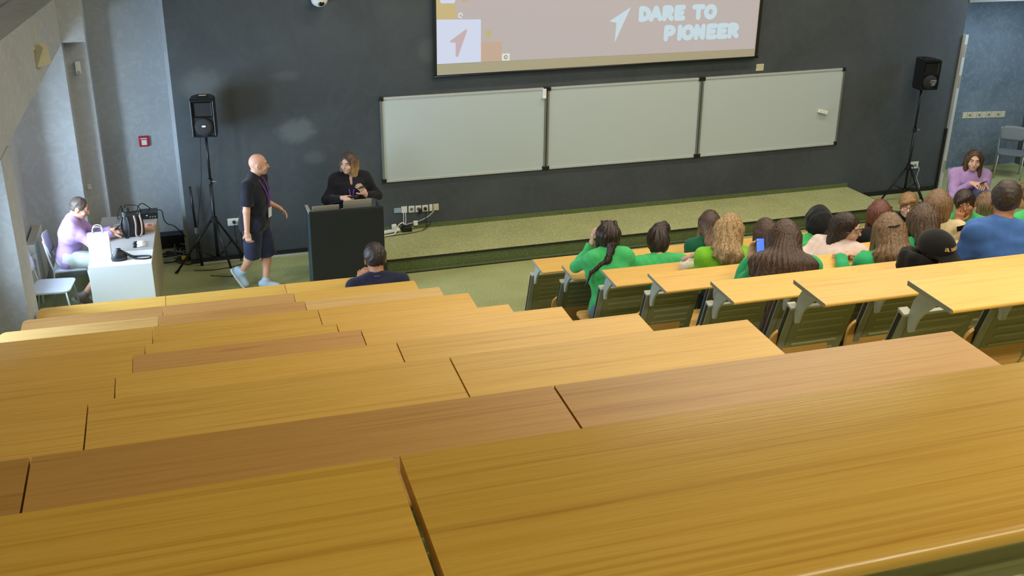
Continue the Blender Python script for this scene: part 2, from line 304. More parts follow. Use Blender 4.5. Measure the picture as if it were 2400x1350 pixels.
# front wall: dark charcoal wall, left niche with grey wall, pale left bay, right lobby
wstruct('wall_front', MB().box((-.575, 0, -.05), (11.64, .3, ZC)), 'wall_dark')
wstruct('wall_niche', MB().box((-2.2, .95, -.05), (-.5, 1.15, ZC)).box((-.62, .28, -.05), (-.50, 1.0, ZC)), 'wall_grey')
wstruct('wall_bay', MB().box((-2.8, 0., -.05), (-1.775, 1.0, 2.97)).box((-2.8, 0., 2.97), (-1.505, 1.0, ZC)), 'wall_grey')
wstruct('trim_1', MB().box((-1.78, .42, -.05), (-1.52, 1.0, 3.0)), 'wall_grey')
wstruct('wall_lobby', MB().box((11.2, 1.0, -.05), (15.2, 1.2, 3.06)), 'wall_bluegrey')
wstruct('wall_lobby_upper', MB().box((11.64, -.02, 3.10), (15.2, 1.2, ZC)), 'wall_plain')
wstruct('trim_2', MB().box((11.30, .3, -.05), (11.64, 1.0, ZC)), 'wall_shade')
rw = MB().box((14.25, YB, -.1), (XE, 2.2, ZC)); struct('wall_right', rw, 'wall_shade')
struct('wall_back', MB().box((XW-.2, YB-.2, -.1), (XE, YB, ZC)), 'wall_plain')
# left window wall with two openings
WIN = [(-2.85, -1.05, .92, 2.44), (-5.7, -3.8, 1.3, 3.2)]
lw = MB(); ye = [YB, -6.6, -3.9, -2.85, -1.05, .6]
for a, b in ((YB, -5.7), (-3.8, -2.85), (-1.05, .6)): lw.box((XW-.2, a, -.1), (XW, b, ZC))
for (a, b, z0, z1) in WIN: lw.box((XW-.2, a, -.1), (XW, b, z0)).box((XW-.2, a, z1), (XW, b, ZC))
struct('wall_left', lw, 'wall_grey')
for i, (a, b, z0, z1) in enumerate(WIN):
    f = MB()
    for (p, q, r, s_) in ((a, a+.06, z0, z1), (b-.06, b, z0, z1), (a, b, z0, z0+.06), (a, b, z1-.06, z1), ((a+b)/2-.03, (a+b)/2+.03, z0, z1)):
        f.box((XW-.12, p, r), (XW+.03, q, s_))
    wn = struct('window_%d' % (i+1), f, 'black_trim')
    MB().box((XW-.06, a, z0), (XW-.05, b, z1)).obj('pane', 'pane_glass', wn)
# column and sloping beam on the left
cs = MB().box((XW, -3.42, -.05), (-2.10, -2.80, 2.435)); struct('trim_3', cs, 'wall_grey')
A, Bq = Vector((-2.10, -2.78, 2.46)), Vector((-1.77, .05, 2.965))
bmv = MB(); o_ = Vector((-.45, 0, 0)); hA, hB = Vector((0, 0, .90)), Vector((0, 0, .52))
P0 = A + Vector((0, -1.6, -.02)); P0.x = -2.10
vv = [P0, A, Bq, Bq+o_, A+o_, P0+o_, P0+hA, A+hA, Bq+hB, Bq+hB+o_, A+hA+o_, P0+hA+o_]
bmv.add(vv, [(0, 1, 4, 5), (1, 2, 3, 4), (6, 11, 10, 7), (7, 10, 9, 8), (0, 6, 7, 1), (1, 7, 8, 2), (2, 8, 9, 3), (3, 9, 10, 4), (4, 10, 11, 5), (5, 11, 6, 0)])
struct('trim_4', bmv, 'wall_grey')
# baseboards
wstruct('baseboard_front', MB().box((-.57, -.02, 0), (1.80, 0, .075)), 'black_trim')
wstruct('baseboard_strip', MB().box((-.57, -.035, 0), (1.80, -.02, .022)), 'alu_light')
wstruct('baseboard_stage', MB().box((1.85, -.025, .206), (9.80, 0, .268)), 'riser_green')
wstruct('baseboard_right', MB().box((9.83, -.02, 0), (11.64, 0, .07)), 'black_trim')
# stage platform
st = wthing('stage_platform', 'low green stage platform along the dark front wall under the whiteboards', 'stage', 1.85, -1.13, 0)
MB().box((0, .01, 0), (7.95, 1.125, .200)).obj('riser', 'riser_green', st)
MB().box((0, .0, .186), (7.95, 1.125, .206)).obj('deck', 'stage_green', st)
MB().box((-.012, -.016, .180), (7.962, .004, .2045)).box((7.95, 0, .18), (7.966, 1.13, .2045)).obj('nosing', 'black_trim', st)
MB().box((0, -.03, 0), (7.95, .012, .028)).obj('kickboard', 'riser_green', st)
MB().box((0, -.042, 0), (7.95, -.03, .010)).obj('base_strip', 'black_trim', st)
# open door leaf edge at the end of the dark wall
dr = MB().box((11.645, -.06, 0), (11.70, .92, 2.6)); d1 = wstruct('door_1', dr, 'alu_light')
for z in (.32, 1.75, 2.25): MB().box((11.655, -.068, z), (11.69, -.058, z+.2)).obj('hinge', 'standard_grey', d1)
MB().box((11.60, -.03, 0), (11.643, .02, 1.06)).obj('door_edge_seal', 'black_trim', d1)
# ceiling lamps (above the frame)
for (x, y) in LAMPS + [(2.2, -15.0)]:
    t = thing('ceiling_lamp', 'long white linear ceiling lamp hanging above the seating', 'ceiling lamp', (x, y, 6.64), 0, 'linear ceiling lamps')
    MB().box((-1.15, -.13, .03), (1.15, .13, .26)).obj('housing', 'white_plastic', t)
    MB().box((-1.12, -.10, .01), (1.12, .10, .03)).obj('diffuser', 'lamp_tube', t)
#@@WALLITEMS
# ------------------------------------------------------------------ projection screen
sc = wthing('projection_screen', 'large white projection screen with black borders hanging above the whiteboards', 'screen', 5.28, -.07, 2.33)
def SP(p): return (p[0]-5.28, 0, p[1]-2.33)
TOPZ = 5.3
def flat(name, poly, mat, dep, parent, thk=.004):       # wall-plane polygon (s,z) with real thickness
    mb = MB(); mb.prism([(p[0]-5.28, p[1]-2.33) for p in poly], 1, -dep-thk, -dep); return mb.obj(name, mat, parent)
flat('cloth', [(2.836, 2.372), (7.75, 2.424), (7.75, TOPZ), (2.836, TOPZ)], 'screen_cloth', 0, sc, .006)
flat('border', [(2.800, 2.36), (2.838, 2.36), (2.838, TOPZ), (2.800, TOPZ)], 'black_trim', .0, sc, .008)
flat('border', [(7.748, 2.41), (7.80, 2.41), (7.80, TOPZ), (7.748, TOPZ)], 'black_trim', .0, sc, .008)
wb = MB(); wb.tube([(2.79-5.28, 0, 2.357-2.33), (7.81-5.28, 0, 2.410-2.33)], .019, 10); wb.obj('weight_bar', 'black_metal', sc, smooth=True)
def sz_(s): return 2.526 + (s-2.836)*(2.536-2.526)/(7.708-2.836)
SR = 7.735
flat('slide', [(2.84, sz_(2.84)), (SR, sz_(SR)), (SR, 5.2), (2.84, 5.2)], 'slide_ground', .006, sc, .002)
flat('slide_block', [(2.841, 3.108), (3.105, 3.102), (3.095, 5.2), (2.841, 5.2)], 'slide_gold', .008, sc, .001)
flat('slide_block', [(3.18, 3.32), (3.27, 3.32), (3.27, 3.42), (3.18, 3.42)], 'slide_sand', .008, sc, .001)
flat('slide_tile', [(2.841, 2.526), (3.458, 2.528), (3.456, 3.094), (2.843, 3.11)], 'slide_white', .009, sc, .001)
flat('slide_block', [(3.459, 2.528), (3.757, 2.529), (3.757, 2.792), (3.459, 2.792)], 'slide_sand', .008, sc, .001)
flat('slide_block', [(3.52, 2.85), (3.61, 2.85), (3.61, 2.95), (3.52, 2.95)], 'slide_olive', .008, sc, .001)
flat('slide_tile', [(3.759, 2.53), (3.872, 2.53), (3.872, 2.627), (3.759, 2.627)], 'slide_pale', .009, sc, .001)
flat('slide_arrow', [(3.255, 2.975), (3.235, 2.965), (3.03, 2.83), (3.022, 2.815), (3.03, 2.805), (3.10, 2.80), (3.10, 2.63), (3.115, 2.605), (3.135, 2.62), (3.262, 2.95)], 'slide_rose', .010, sc, .001)
flat('slide_arrow', [(5.664, 3.195), (5.345, 3.011), (5.455, 2.985), (5.441, 2.712)], 'slide_letter', .008, sc, .001)
def strokes(lines, tf, r, n=10):                        # fat round-capped strokes as flat discs and bars
    mb = MB()
    k = 0
    for ln in lines:
        for i in range(len(ln)):
            a = tf(ln[i]); k += 1; e = .00001*(k % 7)
            mb.prism([(a[0]+r*math.cos(2*PI*q/n), a[1]+r*math.sin(2*PI*q/n)) for q in range(n)], 1, -.001-e, 0)
            if i+1 < len(ln):
                b = tf(ln[i+1]); d = Vector((b[0]-a[0], b[1]-a[1]))
                if d.length < 1e-6: continue
                q = Vector((-d.y, d.x)).normalized()*r
                mb.prism([(a[0]+q.x, a[1]+q.y), (b[0]+q.x, b[1]+q.y), (b[0]-q.x, b[1]-q.y), (a[0]-q.x, a[1]-q.y)], 1, -.001-e, 0)
    return mb
def arc(cx_, cy_, rx, ry, a0, a1, n=8): return [(cx_+rx*math.cos(math.radians(a0+(a1-a0)*k/n)), cy_+ry*math.sin(math.radians(a0+(a1-a0)*k/n))) for k in range(n+1)]
GL = {'D': [[(.15, 0), (.15, 1)], [(.15, 1)] + arc(.25, .5, .5, .5, 90, -90) + [(.15, 0)]],
      'A': [[(.0, 0), (.36, 1), (.72, 0)], [(.14, .35), (.58, .35)]],
      'R': [[(.1, 0), (.1, 1)], [(.1, 1)] + arc(.32, .76, .32, .25, 90, -90) + [(.1, .5)], [(.3, .5), (.66, 0)]],
      'E': [[(.62, 1), (.1, 1), (.1, 0), (.62, 0)], [(.1, .5), (.52, .5)]],
      'T': [[(0, 1), (.7, 1)], [(.35, 1), (.35, 0)]], 'O': [arc(.38, .5, .36, .5, 0, 360, 14)],
      'P': [[(.1, 0), (.1, 1)], [(.1, 1)] + arc(.34, .72, .32, .28, 90, -90) + [(.1, .44)]],
      'I': [[(.2, 0), (.2, 1)]], 'N': [[(.1, 0), (.1, 1), (.62, 0), (.62, 1)]],
      'J': [[(.5, 1), (.5, .2)] + arc(.3, .2, .2, .2, 0, -180, 5)], 'L': [[(.1, 1), (.1, 0), (.6, 0)]],
      'S': [arc(.36, .75, .26, .25, 20, 270, 7) + arc(.36, .25, .26, .25, 90, -160, 7)], ' ': []}
ADV = {'I': .40, 'E': .74, ' ': .55}
def word(txt, x0, z0, x1, z1, hgt, r, gap):             # one stroke mesh per letter between (x0,z0) and (x1,z1)
    wd = sum(ADV.get(c, .82) for c in txt); out_ = []; k = 0; sx = (x1-x0)/(wd-.10)
    for c in txt:
        if c != ' ': out_.append(strokes([[(k+u*.86, v) for u, v in ln] for ln in GL[c]], lambda p: (x0+p[0]*sx, z0+(z1-z0)*(p[0]/wd)+p[1]*hgt), r))
        k += ADV.get(c, .82)
    return out_
for txt, a in (('DARE TO', (5.80, 3.02, 7.03, 3.02, .150, .036, 0)), ('PIONEER', (6.225, 2.735, 7.44, 2.737, .158, .036, 0))):
    for mb in word(txt, *a): o = mb.obj('letter', 'slide_letter', sc); o.location = (-5.28, -.009, -2.33)
ic = strokes([arc(3.815, 2.578, .022, .022, 40, 360, 8)], lambda p: p, .006).obj('slide_icon', 'slide_grey', sc); ic.location = (-5.28, -.0105, -2.33)
ic = strokes([arc(3.17, 3.155, .026, .03, 0, 300, 6)], lambda p: p, .008).obj('slide_icon', 'slide_pale', sc); ic.location = (-5.28, -.0105, -2.33)
ic = strokes([[(2.92, 3.345), (3.07, 3.343)]], lambda p: p, .03).obj('slide_icon', 'slide_white', sc); ic.location = (-5.28, -.0105, -2.33)
# ------------------------------------------------------------------ whiteboards
BT = [(2.054, 2.106), (4.458, 2.119), (6.924, 2.138), (9.439, 2.165)]; BB = [(2.061, .924), (4.466, .924), (6.944, .924), (9.459, .945)]
for i, side in enumerate(('left', 'middle', 'right')):
    g = .007
    tl, tr_, bl, br = Vector(BT[i]), Vector(BT[i+1]), Vector(BB[i]), Vector(BB[i+1])
    if i: tl.x += g; bl.x += g
    if i < 2: tr_.x -= g; br.x -= g
    ox, oz = bl.x, bl.y
    t = wthing('whiteboard', ('leftmost of the three wall whiteboards, nearest the lectern', 'middle of the three wall whiteboards, below the projected lettering', 'rightmost of the three wall whiteboards, with an eraser stuck on it')[i], 'whiteboard', ox, -.002, oz, 'whiteboards in a row on the front wall')
    L2 = lambda p: (p.x-ox, p.y-oz)
    MB().prism([L2(bl), L2(br), L2(tr_), L2(tl)], 1, -.018, 0).obj('board', 'whiteboard', t)
    fw_ = .028
    for nme, p, q, n_ in (('frame_rail', tl, tr_, (0, -fw_)), ('frame_rail', bl, br, (0, fw_)), ('frame_rail', tl, bl, (fw_, 0)), ('frame_rail', tr_, br, (-fw_, 0))):
        a, b = Vector(L2(p)), Vector(L2(q)); n_ = Vector(n_)
        MB().prism([a, b, b+n_, a+n_], 1, -.030, -.004).obj(nme, 'alu_light' if n_.y else 'alu', t)
    for p, sx, sz2 in ((tl, 1, -1), (tr_, -1, -1), (bl, 1, 1), (br, -1, 1)):
        a = L2(p); MB().box((min(a[0]-.008*sx, a[0]+.05*sx), -.036, min(a[1]-.008*sz2, a[1]+.05*sz2)), (max(a[0]-.008*sx, a[0]+.05*sx), 0, max(a[1]-.008*sz2, a[1]+.05*sz2)), .008).obj('corner_cap', 'black_plastic', t)
t = wthing('eraser', 'white eraser stuck on the right whiteboard', 'eraser', 9.115, -.022, 1.50); t.rotation_euler = (0, .25, WA)
MB().box((-.085, -.045, -.028), (.085, -.012, .028), .006).obj('handle', 'card_white', t); MB().box((-.083, -.014, -.027), (.083, 0, .027)).obj('felt', 'salmon', t)
t = wthing('marker_holder', 'small white holder at the top right of the left whiteboard', 'holder', 4.415, -.022, 1.97)
MB().box((-.025, -.03, 0), (.025, 0, .135), .006).obj('clip', 'card_white', t); MB().box((-.032, -.05, 0), (.014, -.028, .03), .006).obj('tray', 'card_white', t)
# ------------------------------------------------------------------ small wall fittings
def plate(name, label, cat, s, z, w_, h_, group=None, o=0., mat='white_plastic', socket=0, plug=None):
    t = wthing(name, label, cat, s, o, z, group)
    MB().box((-w_/2, -.012, -h_/2), (w_/2, 0, h_/2), .004).obj('cover', mat, t)
    for k in range(socket):
        cx_ = (k-(socket-1)/2)*.075
        MB().prism([(cx_+.028*math.cos(2*PI*q/16), .028*math.sin(2*PI*q/16)) for q in range(16)], 1, -.0145, -.011).obj('socket_ring', 'edge_grey', t)
        MB().prism([(cx_+.021*math.cos(2*PI*q/16), .021*math.sin(2*PI*q/16)) for q in range(16)], 1, -.0155, -.012).obj('socket_well', 'grey_seat', t)
        if plug and plug[k]:
            m_ = MB(); m_.tube([(cx_, -.012, 0), (cx_, -.055, 0)], [.021, .016], 12); m_.tube(cat_rom([(cx_, -.05, 0), (cx_, -.07, -.03), (cx_, -.05, -.14), (cx_+.02, -.03, -.3)]), .005, 6); m_.obj('plug', plug[k], t)
    return t
plate('wall_socket', 'white double wall socket with two black plugs beside the left tripod', 'socket', .06, .545, .24, .10, None, 0, 'white_plastic', 2, ['cable_black', 'cable_black'])
plate('label_plate', 'pale blue label plate at the left of the socket row behind the lectern', 'plate', 2.257, .497, .10, .07, None, 0, 'pale_blue')
GRP = 'socket row on the wall right of the lectern'
plate('network_socket', 'white network outlet with two white cables, next to the pale blue plate', 'socket', 2.353, .50, .084, .096, GRP, 0, 'white_plastic', 0)
plate('wall_socket', 'empty white wall socket in the row right of the lectern', 'socket', 2.458, .497, .085, .095, GRP, 0, 'white_plastic', 1)
t = plate('wall_socket', 'white wall socket holding a bulky black plug in the row right of the lectern', 'socket', 2.557, .494, .085, .095, GRP, 0, 'white_plastic', 1)
MB().box((-.005, -.065, -.06), (.042, -.012, .01), .01).obj('plug', 'black_plastic', t)
plate('wall_socket', 'white wall socket holding a small black plug with a hanging cable right of the lectern', 'socket', 2.656, .492, .085, .097, GRP, 0, 'white_plastic', 1, ['cable_black'])
plate('wall_switch', 'narrow white switch plate second from the right end of the socket row', 'switch', 2.741, .493, .048, .10, GRP)
t = plate('cable_outlet', 'rightmost white outlet of the socket row with a thick grey cable leaving it', 'outlet', 2.816, .4955, .08, .097, GRP, 0, 'cream_plastic')
mb = MB(); mb.tube(cat_rom([(-.03, -.02, -.02), (-.06, -.03, -.07), (-.14, -.03, -.13), (-.26, -.02, -.18), (-.42, -.02, -.21), (-.52, -.03, -.24)]), .008, 8); mb.obj('outlet_cable', 'cable_grey', t, smooth=True)
MB().box((-.34, -.05, -.235), (-.28, -.01, -.17), .005).obj('cable_tag', 'card_white', t)
t = plate('wall_socket', 'white double wall socket behind the right tripod stand', 'socket', 11.07, .47, .21, .12, None, 0, 'white_plastic', 2, ['cable_black', None])
mb = MB(); mb.tube(cat_rom([(.05, -.02, 0), (.09, -.06, -.05), (.07, -.06, -.2), (.13, -.08, -.34), (.10, -.15, -.46)]), .006, 6); mb.obj('charger_cable', 'cable_grey', t, smooth=True)
for k in range(9):
    plate('wall_switch', 'pale switch plate, %s from the left in the long row on the lobby wall' % ('first', 'second', 'third', 'fourth', 'fifth', 'sixth', 'seventh', 'eighth', 'last')[k], 'switch', 12.91+.108*k, .985+.0-.004*k, .10, .115, 'row of nine switch plates on the lobby wall', 1.0, 'cream_plastic', 1 if k % 2 else 0)
plate('thermostat', 'small cream control box on the dark wall right of the screen', 'control box', 7.908, 2.24, .13, .105, None, 0, 'cream_plastic')
t = wthing('fire_alarm_call_point', 'red fire alarm call point on the grey niche wall', 'fire alarm', -.995, .95, 1.49)
MB().box((-.065, -.05, -.07), (.065, 0, .07), .01).obj('housing', 'red_plastic', t); MB().box((-.032, -.056, -.045), (.036, -.048, .025), .003).obj('press_panel', 'card_white', t); MB().box((-.045, -.055, .038), (.04, -.048, .05)).obj('label_strip', 'card_white', t)
t = wthing('motion_sensor', 'white motion sensor box high on the niche pilaster', 'sensor', -1.65, .42, 2.60)
MB().box((-.035, -.06, -.08), (.03, 0, .08), .012).obj('housing', 'white_plastic', t); MB().ball((.0, -.055, -.05), .02).obj('lens', 'edge_grey', t, smooth=True)
plate('light_switch', 'small pale light switch low on the niche pilaster', 'switch', -1.725, 1.06, .05, .07, None, .42, 'white_plastic')
t = thing('emergency_spotlight', 'beige spotlight on a bracket on the grey beam at upper left', 'spotlight', (-1.955, -1.15, 3.08))
MB().box((-.05, -.04, .02), (.05, .03, .26), .01).obj('battery_box', 'cream_plastic', t)
mb = MB(); mb.M = Matrix.Translation((.08, -.12, -.02)) @ Matrix.Rotation(.5, 4, 'X') @ Matrix.Rotation(.45, 4, 'Y')
mb.tube([(0, 0, .10), (0, 0, .0), (0, 0, -.10)], [.05, .09, .15], 4); mb.obj('lamp_hood', 'cream_plastic', t)
mb = MB(); mb.tube([(0, 0, .06), (.02, -.16, .03), (-.04, -.22, .0)], .025, 8); mb.obj('arm', 'cream_plastic', t)
t = wthing('dome_camera', 'white dome camera at the top of the dark wall, left of the screen', 'camera', 1.31, -.09, 3.40)
mb = MB(); mb.ball((0, 0, 0), (.105, .085, .085), 14, 9); mb.obj('dome', 'white_plastic', t, smooth=True); MB().ball((.01, -.055, -.035), (.045, .035, .035)).obj('lens', 'black_glass', t, smooth=True); MB().box((-.08, .04, .0), (.08, .09, .14)).obj('mount', 'white_plastic', t)
#@@BENCHES
# ------------------------------------------------------------------ bench rows
TL = 0.06305; ct, st_ = math.cos(TL), math.sin(TL)
LD = Vector((0, .31, -.951)).normalized(); LN = Vector((0, -LD.z*-1, -LD.y)).normalized()
LN = Vector((0, -.951, -.31)).normalized()
_c = {}
def lean(t, n, x): p = Vector((x, 0, -.19)) + LD*t + LN*n; return tuple(p)
def leanbox(mb, x0, x1, t0, t1, n0, n1):
    return mb.add([lean(t0, n0, x0), lean(t0, n0, x1), lean(t1, n0, x1), lean(t1, n0, x0), lean(t0, n1, x0), lean(t0, n1, x1), lean(t1, n1, x1), lean(t1, n1, x0)],
                  [(0, 1, 2, 3), (4, 7, 6, 5), (0, 4, 5, 1), (1, 5, 6, 2), (2, 6, 7, 3), (3, 7, 4, 0)])
def cached(key, mk):
    if key not in _c:
        mb, mat, sm = mk(); me = bpy.data.meshes.new(key if isinstance(key, str) else key[0]); me.from_pydata(mb.v, [], mb.f); me.update(); me.materials.append(MATS[mat])
        if sm: me.polygons.foreach_set('use_smooth', [True]*len(me.polygons))
        if sm == 'angle': me.set_sharp_from_angle(angle=.6)
        _c[key] = me
    return _c[key]
def mk_top(w_, mat, dep, round_l):
    def f():
        th = .026; pr_ = [(.0, -.003), (-.003, 0)]
        n = 8; e = dep-.013
        pr_ += [(-e - .013*math.sin(PI*k/n), -.013+.013*math.cos(PI*k/n)) for k in range(n+1)]
        pr_ += [(-.003, -th), (0, -th+.003)]
        pr_ = [(y*ct - z*0 , y*st_ + z) for y, z in pr_]
        mb = MB()
        if not round_l: mb.prism(pr_, 0, 0, w_)
        else:                                            # rounded far-left corner
            r = .06; steps = 6
            secs = [(r-r*math.cos(PI/2*k/steps), r-r*math.sin(PI/2*k/steps)) for k in range(steps+1)] + [(w_, 0)]
            V = []; F = []; m_ = len(pr_)
            for x, inset in secs:
                for (y, z) in pr_:
                    yy = min(y, -inset*1.0) if y > -.03 else y
                    V.append((x, yy, z + (yy-y)*st_))
            for k in range(len(secs)-1): F += [(k*m_+i, (k+1)*m_+i, (k+1)*m_+(i+1) % m_, k*m_+(i+1) % m_) for i in range(m_)]
            F += [list(range(m_)), [(len(secs)-1)*m_+i for i in range(m_)][::-1]]
            mb.add(V, F)
        return mb, mat, 'angle'
    return f
def mk_panel(w_):
    def f():
        mb = MB(); leanbox(mb, 0, w_, .012, .595, .0, .016)
        return mb, 'olive_metal', False
    return f
def mk_ridges(w_):
    def f():
        mb = MB()
        for k in range(6):
            t = .07+.068*k; x0, x1 = .05+.012*(k % 2), w_-.05-.012*(k % 2); n = 6
            out = [(x0+.011-.011*math.sin(PI*q/n), t-.011*math.cos(PI*q/n)) for q in range(n+1)] + [(x1-.011+.011*math.sin(PI*q/n), t+.011*math.cos(PI*q/n)) for q in range(n+1)]
            m_ = len(out); V = [lean(b, .014, a) for a, b in out] + [lean(t+(b-t)*.7, .022, a) for a, b in out]
            mb.add(V, [list(range(m_, 2*m_))] + [(i, (i+1) % m_, m_+(i+1) % m_, m_+i) for i in range(m_)])
        return mb, 'olive_ridge', False
    return f
def mk_standard():
    mb = MB(); leanbox(mb, -.025, .025, .0, .60, -.03, .022); leanbox(mb, .022, .055, .03, .5, .0, .012); return mb, 'standard_grey', False
def mk_groove():
    mb = MB(); leanbox(mb, -.029, -.02, .015, .59, -.018, .008); return mb, 'black_trim', False
def mk_cap():
    mb = MB(); leanbox(mb, -.029, .03, -.010, .006, -.034, .026); return mb, 'cap_grey', False
BR = [(-.088, -.030), (-.225, -.041), (-.205, -.07), (-.145, -.13), (-.10, -.19), (-.08, -.24), (-.07, -.28), (-.05, -.292), (-.034, -.286), (-.02, -.2), (-.045, -.1)]
def mk_bracket(): return MB().prism(BR, 0, -.010, .010), 'bracket_grey', False
def mk_railtop(w_):
    def f():
        mb = MB(); leanbox(mb, 0, w_, -.004, .014, -.002, .022); return mb, 'cap_grey', False
    return f
def mk_seat():                                           # folded-up plywood seat
    mb = MB(); o = rrect(.46, .32, .09, 6); n = len(o)
    V = [(.23-.06+a, .10-.0-.10*b+.0, -.56+b) for a, b in o]; V2 = [(x, y+.022, z+.006) for x, y, z in V]
    mb.add(V+V2, [list(range(n)), list(range(n, 2*n))[::-1]] + [(i, n+i, n+(i+1) % n, (i+1) % n) for i in range(n)]); return mb, 'seat_ply', False
def mk_seat_down():                                      # folded-down seat, 0.43 above the tread in front
    mb = MB(); o = rrect(.46, .42, .07, 5); n = len(o)
    V = [(.23-.06+a, .34+b, -.667+.03*b) for a, b in o]; V2 = [(x, y, z-.02) for x, y, z in V]
    mb.add(V+V2, [list(range(n)), list(range(n, 2*n))[::-1]] + [(i, n+i, n+(i+1) % n, (i+1) % n) for i in range(n)]); return mb, 'seat_ply', False
def bench_row(k, block, x0, n, mats, label, dep=.365, offs=None, gap=.006, down=(), skip_tops=0, nseat=99):
    y, z = YS[k], ZS[k]; tr = z-DH
    t = thing('bench_row', label, 'bench', (x0, y, tr), 0, '%s-hand block of lecture benches' % block)
    for i in range(n):
        rl = (block == 'left' and i == 0)
        o = link('desktop', cached(('desktop', mats[i], dep, rl, gap), mk_top(WP-gap, mats[i], dep, rl)), t, (i*WP, 0, DH))
    if block == 'right':
        mb = MB(); mb.prism([(.002, .001), (-(dep-.012)*ct, -(dep-.012)*st_+.001), (-(dep-.012)*ct, -(dep-.012)*st_-.027), (.002, -.027)], 0, -.004, 0); o = mb.obj('edge_band', 'edge_grey', t, (0, 0, DH))
    p = WP/2; m_ = int(round(n*2))
    for i in range(m_+1):
        xs = .015+i*p+(offs or 0) if i < m_ else n*WP-.03+(offs or 0)
        st0 = link('standard', cached('standard', mk_standard), t, (xs, 0, DH)); link('standard_cap', cached('standard_cap', mk_cap), st0); link('groove', cached('groove', mk_groove), st0)
        link('bracket', cached('bracket', mk_bracket), t, (xs+.012, 0, DH))
        if i < m_:
            pn = link('back_panel', cached('back_panel', mk_panel(.455)), t, (xs+.035, 0, DH)); r_ = link('ridges', cached('ridges', mk_ridges(.455)), pn)
            link('top_rail', cached('top_rail', mk_railtop(.455)), pn)
            if i < nseat:
                if i in down: link('seat', cached('seat_down', mk_seat_down), t, (xs, 0, DH))
                else: link('seat', cached('seat', mk_seat), t, (xs-.02, 0, DH))
    return t
ORD = ['front', 'second', 'third', 'fourth', 'fifth', 'sixth', 'seventh', 'eighth', 'ninth', 'nearest']
LM = [('beech_gold', 'beech_gold', 'beech_gold'), ('beech_pink', 'beech_pink', 'beech_gold'), ('beech_light', 'beech_pink', 'beech_light'), ('beech_gold', 'beech_gold', 'beech_gold'), ('beech_gold', 'beech_gold', 'beech_gold'),
      ('beech_gold', 'beech_pink', 'beech_gold'), ('beech_gold', 'beech_gold', 'beech_gold'), ('beech_gold', 'beech_gold', 'beech_gold'), ('beech_tan', 'beech_tan', 'beech_tan')]
LDESC = ['beech bench row of the left block closest to the stage, %s row', 'beech bench row on the left, %s from the stage, with paler pinkish tops', 'pale beech bench row on the left, %s from the stage', 'tan beech bench row on the left, %s from the stage',
         'tan beech bench row on the left, %s from the stage', 'beech bench row on the left, %s from the stage, middle top pinkish', 'tan beech bench row on the left, %s from the stage', 'tan beech bench row on the left, %s from the stage', 'beech bench row on the left, %s from the stage, duller tan tops']
for k in range(9):
    bench_row(k, 'left', XL-3*WP, 3, LM[k], LDESC[k] % ORD[k], nseat=0)
bench_row(9, 'left', -.2186-WP*2, 4, ('beech_deep',)*4, 'nearest golden wood bench row, filling the bottom of the picture', dep=.335, gap=.010, nseat=0, offs=.12)
for k in range(8):
    bench_row(k, 'right', XR, 5, ('beech_gold',)*5, 'beech bench row on the right, %s from the stage' % ORD[k], gap=.0008, nseat=(0 if k == 0 else 99), down=({1: (5, 6, 7, 8), 2: (0, 1, 4, 5, 6, 7), 3: (1, 3, 5), 4: (1, 3, 4), 5: (2, 3)}).get(k, ()))
#@@FRONT
# ------------------------------------------------------------------ lectern and what stands on it
t = thing('lectern', 'tall black lectern with a pale top at the left end of the stage', 'lectern', (1.31, -1.28, 0), .01)
MB().box((-.455, -.25, .0), (.455, -.225, 1.06), .004).obj('front_panel', 'lectern_black', t)
MB().box((-.455, -.225, .0), (-.43, .12, 1.06), .004).obj('side_panel', 'lectern_teal', t); MB().box((.43, -.225, .0), (.455, .12, 1.06), .004).obj('side_panel', 'lectern_teal', t)
MB().box((-.43, -.22, .55), (.43, .10, .57)).obj('shelf', 'lectern_black', t)
MB().box((-.43, -.222, .965), (.43, .10, .985), .003).obj('top', 'lectern_top', t); MB().box((-.462, -.22, 1.06), (-.425, .10, 1.078), .003).obj('side_trim', 'lectern_top', t)
MB().box((-.455, -.25, 1.06), (.455, -.20, 1.082), .004).obj('front_lip', 'lectern_black', t)
def laptop(name, label, x, y, z, rz, w_, lid, ang):
    t = thing(name, label, 'laptop', (x, y, z), rz)
    MB().box((-w_/2, 0, 0), (w_/2, .22, .016), .004).obj('base', 'laptop', t); MB().box((-w_/2+.03, .03, .016), (w_/2-.03, .14, .018)).obj('keyboard', 'black_plastic', t)
    mb = MB(); mb.M = Matrix.Rotation(ang, 4, 'X'); mb.box((-w_/2, -.008, .006), (w_/2, 0, lid), .003); mb.obj('lid', 'laptop', t)
    mb = MB(); mb.M = Matrix.Rotation(ang, 4, 'X'); mb.box((-w_/2+.01, .0, .02), (w_/2-.01, .002, lid-.012)); mb.obj('display', 'black_glass', t)
laptop('laptop', 'left grey laptop on the lectern, lid tilted low', 1.06, -1.44, .987, .03, .33, .185, .42)
laptop('laptop', 'right taller grey laptop on the lectern in front of the woman', 1.455, -1.43, .987, .01, .35, .215, .30)
